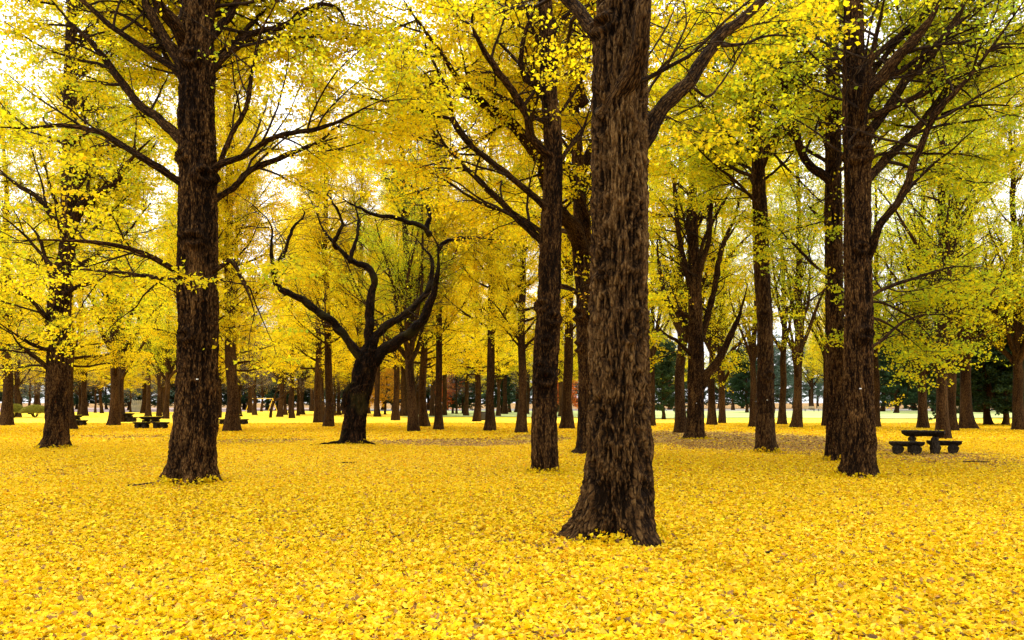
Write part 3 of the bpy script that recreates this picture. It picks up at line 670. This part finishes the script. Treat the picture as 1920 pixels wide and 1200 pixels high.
def place(T,name,label,cat,px,yb,w=None,scale=None,group=None,rng=random.Random(5),d=None,sx=None):
    d=d or DY(yb); x=(px-960)/F*d; tm,cm,dia=T
    s=scale or 1.0
    wx=.82*(w/F*d)/dia if w else s                    # trunk thickness
    s=scale or min(1.2,max(.9,.6+.48*wx))
    t=thing(name,label,cat,(x,d,0),rng.uniform(0,6.28),group)
    a=link('trunk',tm,t); b=link('crown',cm,t)
    k=min(1.5,max(.55,wx/s))
    t.scale=(s,s,s); a.scale=(1,1,1)
    if w: 
        # thicker or thinner whole tree, same height
        t.scale=(s*k**.8,s*k**.8,s)
    return t
R0=random.Random(42)
GG='ginkgo trees further back in the grove'
rows=[ # px, base row, trunk px, template, label
 (10,798,22,T_mid[1],'ginkgo_tree','dark trunk cut by the left edge of the photo, its boughs thinly leaved'),
 (134,805,17,T_g[0],'ginkgo_tree','dark ginkgo trunk tucked just right of the forking far left tree'),
 (215,798,19,T_mid[0],'ginkgo_tree','double-looking ginkgo trunk midway between the two front left trees'),
 (229,791,14,T_mid[1],'ginkgo_tree','ginkgo trunk close behind the one left of the log table set'),
 (34,781,9,T_bare[1],'ginkgo_tree','thin grey trunk rising behind the left clipped shrub'),
 (73,771,8,T_bare[0],'ginkgo_tree','small grey trunk rising behind the right clipped shrub'),
 (179,774,4,T_bare[1],'bare_tree','very thin pale leafless tree on open ground left of the stone fence'),
 (278,781,9,T_sparse[1],'ginkgo_tree','thin grey trunk right behind the log table, leftmost of three'),
 (298,781,8,T_sparse[0],'ginkgo_tree','thin grey trunk behind the log table, middle one of three'),
 (312,785,10,T_g[4],'ginkgo_tree','grey trunk by the right bench of the log table, right one of three'),
 (372,812,16,T_g[1],'ginkgo_tree','ginkgo whose trunk is hidden by the thick left front tree, crown spreading behind it'),
 (411,783,7,T_g[0],'ginkgo_tree','thin trunk peeping out right of the thick left front tree'),
 (440,803,14,T_g[0],'ginkgo_tree','ginkgo hidden behind the one with the low curved branch, its crown rising over it'),
 (434,809,25,T_g[3],'ginkgo_tree','ginkgo with low curved branch hiding a log table, right of the thick left tree'),
 (477,778,8,T_bare[1],'bare_tree','small leafless wide-branching tree in front of the yellow swing frame'),
 (465,769,9,T_bare[0],'ginkgo_tree','far grey trunk left of the yellow swing frame'),
 (547,784,10,T_g[1],'ginkgo_tree','straight thin trunk just right of the leaning forked sapling'),
 (535,778,6,T_sparse[1],'ginkgo_tree','very thin far trunk between the forked sapling and a straight trunk'),
 (564,777,12,T_sparse[0],'ginkgo_tree','far ginkgo with wide foot left of the trunk pair beside the cherry'),
 (585,771,8,T_g[3],'ginkgo_tree','faint far trunk left of the trunk pair beside the cherry'),
 (598,792,15,T_g[0],'ginkgo_tree','left trunk of the close pair left of the black cherry'),
 (606,785,8,T_g[4],'ginkgo_tree','thin trunk squeezed behind the close pair left of the black cherry'),
 (617,800,17,T_g[3],'ginkgo_tree','tied ginkgo trunk, right one of the close pair left of the black cherry'),
 (635,778,7,T_g[0],'ginkgo_tree','thin far trunk almost touching the left of the black cherry'),
 (672,803,12,T_g[1],'ginkgo_tree','ginkgo hidden by the black cherry trunk, its crown rising behind the twisted limbs'),
 (652,779,10,T_g[0],'ginkgo_tree','straight trunk rising right behind the black cherry'),
 (706,779,8,T_g[3],'ginkgo_tree','thin far trunk just right of the black cherry foot'),
 (741,788,14,T_g[1],'ginkgo_tree','grey trunk with flared foot, first clear one right of the black cherry'),
 (757,780,13,T_sparse[0],'ginkgo_tree','forked grey trunk half behind the first clear trunk right of the cherry'),
 (775,809,20,T_g[4],'ginkgo_tree','thickest and nearest trunk of the row of three right of the cherry'),
 (796,800,17,T_g[0],'ginkgo_tree','middle trunk of the row of three right of the cherry'),
 (811,781,10,T_g[3],'ginkgo_tree','faint trunk between the second and third of the row of three'),
 (823,806,15,T_g[3],'ginkgo_tree','slim bare-stemmed trunk, right end of the row of three right of the cherry'),
 (873,780,9,T_g[1],'ginkgo_tree','far trunk right of the red maple'),
 (893,790,14,T_g[0],'ginkgo_tree','forking pale trunk standing left of a dark bin'),
 (920,808,18,T_g[3],'ginkgo_tree','brown trunk with spreading foot between the pale forked trunk and the knotted one'),
 (934,781,8,T_g[2],'ginkgo_tree','thin dark trunk close behind the spreading-footed brown trunk'),
 (946,777,10,T_sparse[0],'ginkgo_tree','far grey trunk at the near end of the lawn strip'),
 (976,811,18,T_g[1],'ginkgo_tree','trunk with knots low down, next left of the slender sawn ginkgo'),
 (1065,804,22,T_g[3],'ginkgo_tree','trunk between the slender sawn ginkgo and the thickest tree'),
 (1222,799,11,T_mid[1],'ginkgo_tree','dark trunk touching the right edge of the thickest tree'),
 (1279,811,22,T_mid[1],'ginkgo_tree','rough trunk close left of the dark many-stemmed ginkgo'),
 (1335,797,16,T_mid[1],'ginkgo_tree','trunk just right of the dark many-stemmed ginkgo'),
 (1354,794,13,T_mid[0],'ginkgo_tree','second trunk right of the dark many-stemmed ginkgo, with yellow spray across it'),
 (1413,801,13,T_sparse[0],'ginkgo_tree','trunk touching the left side of the straight pale slim ginkgo'),
 (1467,796,14,T_sparse[1],'ginkgo_tree','left one of two brown trunks between the pale slim ginkgo and the right pair'),
 (1495,802,18,T_mid[0],'ginkgo_tree','right one of two brown trunks between the pale slim ginkgo and the right pair'),
 (1549,799,14,T_sparse[0],'ginkgo_tree','trunk showing just left of the dark trunk beside the sturdy right front tree'),
 (1641,801,14,T_mid[1],'ginkgo_tree','narrow dark trunk just right of the sturdy right front tree'),
 (1730,803,18,T_mid[0],'ginkgo_tree','trunk standing behind the left end of the near log table'),
 (1767,823,23,T_mid[0],'ginkgo_tree','trunk standing directly behind the near log table'),
 (1784,808,18,T_sparse[0],'ginkgo_tree','trunk mostly hidden behind the tree at the near log table'),
 (1812,804,23,T_g[4],'ginkgo_tree','wide-footed ginkgo with smooth pale forks right of the near log table'),
 (1912,806,21,T_g[2],'ginkgo_tree','ginkgo trunk cut by the right edge of the photo'),
]
for px,yb,w,T,nm,lb in rows:
    place(T,nm,lb,'tree',px,yb,w,group=GG,rng=R0)
GO='ginkgo trees whose boughs reach in from beyond the edges of the photo'
for px,yb,T in [(-150,835,T_g[1]),(-90,812,T_g[0]),(-330,860,T_g[2]),(2060,840,T_mid[0]),(2010,815,T_g[4]),(2230,870,T_mid[1])]:
    place(T,'ginkgo_tree','ginkgo standing beyond the edge of the photo, only its leafy boughs reaching in','tree',px,yb,20,group=GO,rng=R0)
# evergreens, pines, maples
for px,yb,w,T,nm,lb,sc in [
 (1244,786,9,T_ever[1],'evergreen_tree','small dark round evergreen right of the thickest trunk, before the lawn',.62),
 (1400,774,8,T_ever[0],'evergreen_tree','dark evergreen behind the yellow spray near the pale slim ginkgo',.75),
 (1520,768,9,T_pine[0],'pine_tree','grey-green pine behind the left park bench at the lawn',1.2),
 (1450,767,9,T_pine[0],'pine_tree','far blue-green pine seen right of the straight pale slim ginkgo',1.25),
 (1680,775,12,T_ever[0],'evergreen_tree','dark evergreen mass right of the sturdy front tree beyond the lawn',1.0),
 (1750,772,12,T_ever[1],'evergreen_tree','low dark evergreen behind the near log table and the lawn',1.15),
 (1853,797,15,T_ever[0],'evergreen_tree','black-trunked evergreen right of the wide-footed ginkgo on shaded grass',.80),
 (1885,797,5,T_ever[1],'evergreen_tree','thin-trunked dark evergreen between the black-trunked one and the right edge',.72),
 (1655,772,12,T_ever[1],'evergreen_tree','dark evergreen just right of the narrow dark trunk, beyond the lawn',1.3),
 (1715,770,12,T_ever[0],'evergreen_tree','dark evergreen seen left of the trunk behind the near log table',1.35),
 (1790,775,12,T_ever[0],'evergreen_tree','dark evergreen seen left of the wide-footed ginkgo',1.1),
 (1835,773,12,T_ever[1],'evergreen_tree','dark evergreen seen right of the wide-footed ginkgo, behind the park bench',1.3),
 (1885,772,12,T_ever[0],'evergreen_tree','dark evergreen behind the park bench near the right edge',1.3),
 (1930,785,12,T_ever[0],'evergreen_tree','dark evergreen at the right edge of the photo',.95),
 (935,776,6,T_ever[1],'evergreen_tree','dark green bushy tree between brown trunks left of the slender sawn ginkgo',.62),
 (1050,774,8,T_ever[0],'evergreen_tree','dark evergreen low behind the gap left of the thickest tree',.6),
 (868,776,6,T_ever[1],'evergreen_tree','propped dark green tree behind the red maple',.6),
 (30,762,8,T_ever[0],'evergreen_tree','far dark evergreen behind the left clipped shrub',1.1),
 (110,763,8,T_ever[1],'evergreen_tree','far dark evergreen behind the forking far left tree',1.2),
 (165,762,8,T_pine[0],'pine_tree','far grey-green pine behind the thin pale leafless tree',1.2),
 (250,762,8,T_ever[0],'evergreen_tree','far dark evergreen rising behind the stone fence',1.1),
 (330,763,8,T_ever[1],'evergreen_tree','far dark evergreen behind the thick left front tree',1.2),
 (440,763,8,T_ever[0],'evergreen_tree','far dark evergreen behind the ginkgo with low curved branch',1.1),
 (520,763,8,T_pine[0],'pine_tree','far grey-green pine behind the leaning forked sapling',1.1),
 (585,763,8,T_ever[1],'evergreen_tree','far dark evergreen behind the close trunk pair left of the cherry',1.1),
 (850,776,6,T_mapR[0],'maple_tree','small red maple between the row of three trunks and the pale forked one',1.0),
 (1058,777,6,T_mapR[0],'maple_tree','small red maple glimpsed just left of the thickest tree',1.05),
 (722,777,6,T_mapO[0],'maple_tree','small orange-yellow maple just right of the black cherry',1.0),
 (1150,774,6,T_mapO[0],'maple_tree','orange maple hidden mostly behind the thickest tree',1.1)]:
    place(T,nm,lb,'tree',px,yb,None,scale=sc,rng=R0)
# the back of the grove, closing the view
GB='indistinct ginkgo trees closing the back of the grove'
rb=random.Random(77)
for i in range(46):
    px=-60+i*45+rb.uniform(-14,14); d=rb.uniform(88,135)
    if 1180<px<1960 : d=rb.uniform(160,200)
    T=rb.choice(T_g+T_sparse) if px>560 else rb.choice(T_sparse+T_bare+T_g[:3])
    if px>1180 and rb.random()<.35: continue
    place(T,'ginkgo_tree','indistinct far ginkgo among the yellow trees closing the back of the grove','tree',px,0,None,scale=rb.uniform(.9,1.15),group=GB,rng=rb,d=d)
EB='dark evergreens closing the view behind everything'
for i in range(64):
    px=-160+i*36+rb.uniform(-16,16); left=px<1150
    place(rb.choice(T_ever+T_pine),'evergreen_tree','indistinct dark evergreen in the line closing the view','tree',px,0,None,scale=rb.uniform(.85,1.35),group=EB,rng=rb,d=rb.uniform(150,185) if left else rb.uniform(205,245))
for i in range(30):
    px=-100+i*42+rb.uniform(-15,15)
    place(rb.choice(T_bare),'bare_tree','indistinct small greyish tree without leaves at the back of the grove','tree',px,0,None,scale=rb.uniform(.6,1.0),group='indistinct bare trees at the back of the grove',rng=rb,d=rb.uniform(92,145))
# ------------------------------------------------------------------ log tables and benches
def log_slab(L,Wd,Ht,rng,seg=24):
    """half-log plank along x: flat on top, rounded under, tapered ends"""
    xs=np.concatenate([[-L/2,-L/2+.02],np.linspace(-L/2+.08,L/2-.08,seg),[L/2-.02,L/2]]); S=20
    prof=[]
    for k in range(S):
        a=k/S*2*np.pi; c,s=math.cos(a),math.sin(a)
        prof.append((c*Wd/2*(1 if s>0 else 1-.18*s*s), (Ht*.12 if s>0 else 0)*min(1,s*4)+ (s*Ht*.88 if s<0 else 0)))
    prof=np.array(prof); V=np.zeros((len(xs),S,3))
    for i,x in enumerate(xs):
        e=abs(x)/(L/2); sc=1-.10*max(0,(e-.8)/.2)**2; lowcut=1-.45*max(0,(e-.82)/.18)
        V[i,:,0]=x; V[i,:,1]=prof[:,0]*sc*(1+.04*math.sin(i*1.7)); V[i,:,2]=np.where(prof[:,1]<0,prof[:,1]*lowcut,prof[:,1])
    nse=(vnoise(V*np.array([3,9,9.])+rng.uniform(0,20,3))-.5)*.03; V[...,2]+=nse*(V[...,2]<0); V[...,1]+=nse*.6
    K=len(xs); i=np.arange(K-1)[:,None]*S; j=np.arange(S)[None,:]; j2=(j+1)%S
    Q=np.stack([i+j,i+j2,i+S+j2,i+S+j],-1).reshape(-1,4)[:, ::-1]
    caps=[]
    for b in (0,(K-1)*S):
        for k in range(1,S//2): 
            q=[b+k-0,b+k+1,b+S-k-1,b+S-k]; caps.append(q)
        caps.append([b+0,b+1,b+S-1,b+0]) if False else None
    return V.reshape(-1,3), np.vstack([Q,np.array([c for c in caps if c])]), V.reshape(-1,3)[:,[1,2,0]]
def log_round(r,h,rng,vertical=True,bulge=.08):
    S=28; zs=[0,0,.01,.25,.5,.75,.99,1,1]; rr=[0,.95,1,1+bulge*.7,1+bulge,1+bulge*.7,1,.95,0]
    V=np.zeros((9,S,3)); th=np.arange(S)/S*2*np.pi
    for i in range(9):
        q=r*rr[i]*(1+.06*np.sin(th*3+1)+.03*np.sin(th*7)); V[i,:,0]=q*np.cos(th);V[i,:,1]=q*np.sin(th);V[i,:,2]=zs[i]*h
    bk=V.copy()
    if not vertical: V=np.stack([V[...,0],V[...,2]-h/2,V[...,1]],-1)
    i=np.arange(8)[:,None]*S; j=np.arange(S)[None,:]; j2=(j+1)%S
    return V.reshape(-1,3), np.stack([i+j,i+j2,i+S+j2,i+S+j],-1).reshape(-1,4), bk.reshape(-1,3)
def part(name,parent,V,Q,bk,mat,off=(0,0,0),rz=0):
    V=np.array(V); c,s=math.cos(rz),math.sin(rz); V=np.stack([V[:,0]*c-V[:,1]*s,V[:,0]*s+V[:,1]*c,V[:,2]],-1)+np.array(off)
    g=Geo(); g.add(V,Q,0,True,bk); me=g.mesh(name,[mat]); o=link(name,me,parent)
    return o
M_moss=mat_bark('leaf_dusted_log',(.02,.014,.008),(.10,.07,.03),(.42,.30,.06),.5,scale=1.5)
rl=np.random.default_rng(4)
def make_table(label,loc,rz,L=1.4):
    t=thing('picnic_table',label,'table',loc,rz,'log picnic tables in the grove')
    TB.append((loc[0],loc[1],.725,rz,L,.6,190 if loc[1]>30 else 60)); part('table_top',t,*log_slab(L,.66,.19,rl),M_log,(0,0,.70))
    for sx in (-.32,.32):
        V,Q,b=log_round(.095,.64,rl,False); part('cross_log',t,V,Q,b,M_log,(sx,0,.44))
        V,Q,b=log_round(.13,.38,rl); part('leg',t,V,Q,b,M_log,(sx,0,0))
    return t
def make_bench(label,loc,rz,L=1.05):
    t=thing('log_bench',label,'bench',loc,rz,'log benches beside the picnic tables')
    TB.append((loc[0],loc[1],.40,rz,L,.34,60 if loc[1]>30 else 14)); part('seat',t,*log_slab(L,.40,.15,rl),M_log,(0,0,.38))
    for sx in (-.25,.25):
        V,Q,b=log_round(.155,.36,rl,False,.04); part('leg',t,V,Q,b,M_log,(sx,0,.145))
    return t
def loc(px,yb): d=DY(yb); return ((px-960)/F*d,d,0)
TH=math.radians(-32)
make_table('dark half-log picnic table nearest the viewer, at right behind the front trees',loc(1731,850),TH,1.2)
make_bench('dark half-log bench left of the nearest log table',loc(1700,852),TH,.98)
make_bench('dark half-log bench right of the nearest log table',loc(1770,850),TH,.98)
make_table('log picnic table with leaves on top, left of the thick left front tree',loc(283,803),math.radians(-12),1.35)
make_bench('log bench left of the leaf-topped table by the thick left front tree',loc(266,803.5),math.radians(-12))
make_bench('log bench right of the leaf-topped table, almost touching the thick left tree',loc(301,803.5),math.radians(-12))
make_table('far log table mostly hidden behind the double-looking trunk at left',loc(237,791),math.radians(-20),1.2)
make_bench('far log bench showing right of the double-looking trunk at left',loc(246,791),math.radians(-12))
make_table('far log table behind the trunk at far left, only its right end showing',loc(136,798),math.radians(-12),1.3)
make_bench('log bench poking out right of the dark trunk beside the forking far left tree',loc(150,798.5),math.radians(-12))
make_table('log table hidden behind the ginkgo with low curved branch',loc(438,796),math.radians(70),1.2)
make_bench('log bench left of the ginkgo with low curved branch',loc(421,796),math.radians(75))
make_bench('log bench seen end-on right of the ginkgo with low curved branch',loc(456,796),math.radians(78))

# park benches on the far lawn
M_wood=simple('bench_wood',(.42,.31,.18),.7,.15); M_iron=simple('bench_iron',(.05,.05,.05),.5,.1)
def park_bench(label,loc,rz):
    t=thing('park_bench',label,'bench',loc,rz,'slatted park benches beyond the lawn')
    g=Geo()
    for k in range(4): box(g,(-.9,-.22+k*.12,.42),(.9,-.13+k*.12,.455))
    link('seat',g.mesh('seat',[M_wood]),t); g=Geo()
    for k in range(3): box(g,(-.9,.25+k*.02,.55+k*.13),(.9,.28+k*.02,.65+k*.13))
    link('backrest',g.mesh('backrest',[M_wood]),t)
    for sx in (-.75,.75):
        g=Geo(); box(g,(sx-.03,-.2,0),(sx+.03,-.14,.42)); box(g,(sx-.03,.22,0),(sx+.03,.245,.42)); box(g,(sx-.028,.305,.3),(sx+.028,.335,.93)); box(g,(sx-.025,-.2,.36),(sx+.025,.33,.415))
        link('leg',g.mesh('leg',[M_iron]),t)
def locd(px,d): return ((px-960)/F*d,d,.06)
for px,d,lb in [(1518,140,'pale slatted park bench left of the trunk beside the right pair'),(1790,140,'pale slatted park bench just left of the wide-footed ginkgo'),
                (1838,138,'pale slatted park bench right of the wide-footed ginkgo'),(1888,138,'pale slatted park bench near the right edge'),(1543,140,'pale slatted park bench mostly behind the right pair of trunks')]:
    park_bench(lb,locd(px,d),math.pi*0+random.Random(px).uniform(-.1,.1))

# ------------------------------------------------------------------ small things
def shrub(label,px,yb,rx,h,seed):
    rng=np.random.default_rng(seed); d=DY(yb); t=thing('clipped_shrub',label,'shrub',((px-960)/F*d,d,0),0,'clipped shrubs at far left')
    n=16; K=6; a=rng.uniform(0,6.28,n); P=np.zeros((n,K,3)); rr=rng.uniform(.3,.95,n)*rx*.8
    for k in range(K):
        f=k/(K-1); P[:,k,0]=np.cos(a)*rr*f**.8+rng.normal(0,.03,n); P[:,k,1]=np.sin(a)*rr*f**.8; P[:,k,2]=h*.75*f-.03
    R=np.full((n,K),.03)*np.linspace(1,.4,K); V,Q,bk,_=tubes(P,R,5,rng); g=Geo(); g.add(V,Q,0,True,bk)
    P1,R1=grow(rng,P,R,6,.3,1,40,.3,.7,4,up=.2,rmin=.008); V,Q,bk,_=tubes(P1,R1,3,rng); g.add(V,Q,0,True,bk); link('stem',g.mesh('stem',[M_twig]),t)
    m=16000; u=norm(rng.normal(size=(m,3))); u[:,2]=np.abs(u[:,2]); r=rng.uniform(.82,1.02,m)[:,None]*(1+.12*(vnoise(u*3+seed)-.5))[:,None]
    p=u*r*np.array([rx,rx,h*.62])+np.array([0,0,h*.38]); 
    c=np.hstack([np.array([.30,.27,.03])*rng.uniform(.6,1.3,(m,1)),np.ones((m,1))]); V,Q,c4=leaf_quads(rng,p,.07,.3,c)
    g=Geo(); g.add(V,Q,0,False,col=c4); link('foliage',g.mesh('foliage',[M_leaf]),t)
shrub('rounded olive-yellow clipped shrub just left of the forking far left tree',66,783,1.42,1.35,3)
shrub('clipped shrub half hidden behind the trunk at the left edge',27,783,1.0,1.5,4)

def sapling():
    rng=np.random.default_rng(9); yb=783; d=DY(yb); base=PT(507,yb,d); base[2]=0
    t=thing('sapling','small leaning forked sapling with bare grey limbs near the yellow swing frame','tree',tuple(base))
    for pts in (W([(507,785),(509,768),(515,752),(530,744),(545,732),(560,727)],7,3), W([(515,752),(516,740),(522,728),(526,715)],4,2)):
        L=limb_line(pts,d,0,16); V,Q,bk,_=tubes(L[None,:,:3],L[None,:,3],10,rng); g=Geo(); g.add(V,Q,0,True,bk); link('stem',g.mesh('stem',[M_bark_far],base),t)
sapling()

# yellow swing frame
M_yel=simple('yellow_paint',(.75,.52,.02),.4,.06)
def swing():
    rng=np.random.default_rng(2); d=135.; t=thing('swing_frame','yellow steel A-frame of a swing far off at left','swing',((487-960)/F*d,d,0.0))
    def tube(name,a,b,r):
        V,Q,bk,_=tubes(np.linspace(a,b,3)[None],np.full((1,3),r),10,rng); g=Geo(); g.add(V,Q,0,True,bk); link(name,g.mesh(name,[M_yel]),t)
    for sx in (-1.6,2.2):
        tube('leg',(sx-.75,-.2,0),(sx,0,2.3),.06); tube('leg',(sx+.75,.2,0),(sx,0,2.3),.06)
    tube('crossbar',(-1.7,0,2.3),(2.3,0,2.3),.06)
swing()
# stone fence
M_stone=simple('grey_stone',(.28,.27,.22),.9,.25,2.)
def stone_fence():
    d=135.; t=thing('stone_fence','low grey stone balustrade on a stepped plinth far off behind the log tables','fence',((258-960)/F*d,d,0))
    g=Geo(); box(g,(-1.3,-.5,0),(1.3,.5,.35)); box(g,(-1.15,-.4,.35),(1.15,.4,.7)); box(g,(-1.0,-.3,.7),(1.0,.3,1.2)); link('plinth',g.mesh('plinth',[M_stone]),t)
    for k in range(7):
        x=-.95+k*.3167; h=2.15 if k in (0,6) else 1.95; g=Geo(); box(g,(x-.09,-.12,1.2),(x+.09,.12,h)); box(g,(x-.06,-.08,h),(x+.06,.08,h+.1)); link('post',g.mesh('post',[M_stone]),t)
    g=Geo(); box(g,(-.86,-.05,1.65),(-.08,.05,1.78)); box(g,(.09,-.05,1.65),(.86,.05,1.78)); link('rail',g.mesh('rail',[M_stone]),t)
stone_fence()
# bin
def bin_():
    d=DY(788); M=simple('bin_paint',(.03,.025,.02),.6,.1); t=thing('litter_bin','squat dark litter bin right of the forking pale trunk','bin',((903-960)/F*d,d,0))
    V,Q,b=log_round(.42,.72,np.random.default_rng(1),True,.0); part('body',t,V,Q,b,M)
    V,Q,b=log_round(.46,.08,np.random.default_rng(1),True,.0); part('lid',t,V,Q,b,M,(0,0,.72))
bin_()
# fallen sticks
def stick(label,px,py,length,r,seed,fork=True,rz=0,zoff=.03):
    rng=np.random.default_rng(seed); d=DY(py); P=[np.zeros(3)]; dirv=np.array([1,.15,0.])
    for k in range(7):
        dirv=norm(dirv+rng.normal(size=3)*np.array([.18,.25,.04])); P.append(P[-1]+dirv*length/7)
    P=np.array(P); P[:,2]=np.abs(P[:,2])*.3; V,Q,bk,_=tubes(P[None],(r*np.linspace(1,.5,8))[None],9,rng); g=Geo(); g.add(V,Q,0,True,bk)
    if fork:
        q=np.stack([P[3]+np.array([math.cos(1.0),math.sin(1.0),.15])*length*.3*u for u in np.linspace(0,1,4)]); V,Q,bk,_=tubes(q[None],(r*.6*np.linspace(1,.5,4))[None],7,rng); g.add(V,Q,0,True,bk)
    x=(px-960)/F*d
    o=link('fallen_stick',g.mesh('fallen_stick',[M_twig]),None,(x,d,float(ground_z(np.array([x]),np.array([d]))[0])+zoff)); o.rotation_euler=(0,0,rz)
    tag(o,label,'stick','fallen sticks on the leaf carpet')
stick('short knobbly broken stick lying right of the thickest tree on yellow leaves',1437,1045,.22,.016,1,rz=.2)
stick('curved dark stick lying left of the thick left front tree foot',240,913,.55,.02,2,rz=.1)
stick('thin forked twig on the leaves near the thickest tree foot',1255,1035,.42,.005,3,rz=-.1)
stick('dark stick on the leaves below the near log table',1805,868,.7,.018,4,rz=.1,zoff=.04)
stick('small dark stick on leaves in front of the cherry',640,870,.45,.02,5,fork=False,rz=.4)
stick('dark twig on leaves at lower middle',740,1008,.16,.012,6,rz=.5)

build_litter()

# ------------------------------------------------------------------ light
SUN_EL=math.radians(58); SUN_AZ=math.radians(-25)     # ahead of the camera, a little left
def light():
    w=bpy.data.worlds.new('World'); bpy.context.scene.world=w; w.use_nodes=True; nt=w.node_tree; nt.nodes.clear(); L=nt.links
    out=N(nt,'ShaderNodeOutputWorld'); bg=N(nt,'ShaderNodeBackground',Strength=.13)
    sky=nt.nodes.new('ShaderNodeTexSky'); sky.sky_type='NISHITA'; sky.sun_disc=False; sky.sun_elevation=SUN_EL; sky.sun_rotation=SUN_AZ; sky.air_density=1; sky.dust_density=3
    tc=N(nt,'ShaderNodeTexCoord'); mp=N(nt,'ShaderNodeMapping'); mp.inputs['Scale'].default_value=(1,1,2.5); L.new(tc.outputs['Generated'],mp.inputs['Vector'])
    n=N(nt,'ShaderNodeTexNoise',Scale=2.2,Detail=7.0,Roughness=.6); L.new(mp.outputs[0],n.inputs['Vector'])
    cr=ramp(nt,[(.3,(13,13.1,13.5)),(.7,(18,17.9,17.6))]); L.new(n.outputs['Fac'],cr.inputs['Fac'])
    sx=N(nt,'ShaderNodeSeparateXYZ'); L.new(tc.outputs['Generated'],sx.inputs[0])
    g1=N(nt,'ShaderNodeMath',operation='MULTIPLY_ADD',use_clamp=True); g1.inputs[1].default_value=.68; g1.inputs[2].default_value=.32; L.new(sx.outputs[2],g1.inputs[0])
    vm=N(nt,'ShaderNodeVectorMath',operation='SCALE'); L.new(cr.outputs[0],vm.inputs[0]); L.new(g1.outputs[0],vm.inputs['Scale'])
    mx=N(nt,'ShaderNodeMix',data_type='RGBA'); mx.inputs[0].default_value=.86; L.new(sky.outputs[0],mx.inputs[6]); L.new(vm.outputs[0],mx.inputs[7])
    L.new(mx.outputs[2],bg.inputs['Color']); L.new(bg.outputs[0],out.inputs['Surface'])
    s=bpy.data.lights.new('sun','SUN'); s.energy=1.2; s.angle=math.radians(14); s.color=(1,.94,.84)
    o=bpy.data.objects.new('sun',s); C.objects.link(o)
    # direction the light comes from
    dx,dy=math.sin(SUN_AZ),math.cos(SUN_AZ)
    from mathutils import Vector
    v=Vector((dx*math.cos(SUN_EL),dy*math.cos(SUN_EL),math.sin(SUN_EL)))
    o.rotation_euler=v.to_track_quat('Z','Y').to_euler(); o.location=(0,-10,30)
light()

# ------------------------------------------------------------------ camera and render settings
sc=bpy.context.scene
cam=bpy.data.cameras.new('camera'); cam.lens=28.0; cam.sensor_width=36.0; cam.shift_y=155/1920; cam.clip_end=5000; cam.clip_start=.1
co=bpy.data.objects.new('camera',cam); C.objects.link(co); co.location=(0,0,EYE); co.rotation_euler=(math.radians(90),0,0); sc.camera=co
vs=sc.view_settings; vs.view_transform='Standard'; vs.look='None'; vs.exposure=1.2; vs.gamma=1; vs.use_curve_mapping=False
cy=sc.cycles; cy.use_denoising=True; cy.max_bounces=12; cy.diffuse_bounces=10; cy.transmission_bounces=10; cy.glossy_bounces=2; cy.sample_clamp_indirect=8
cy.use_adaptive_sampling=True; cy.adaptive_threshold=.02
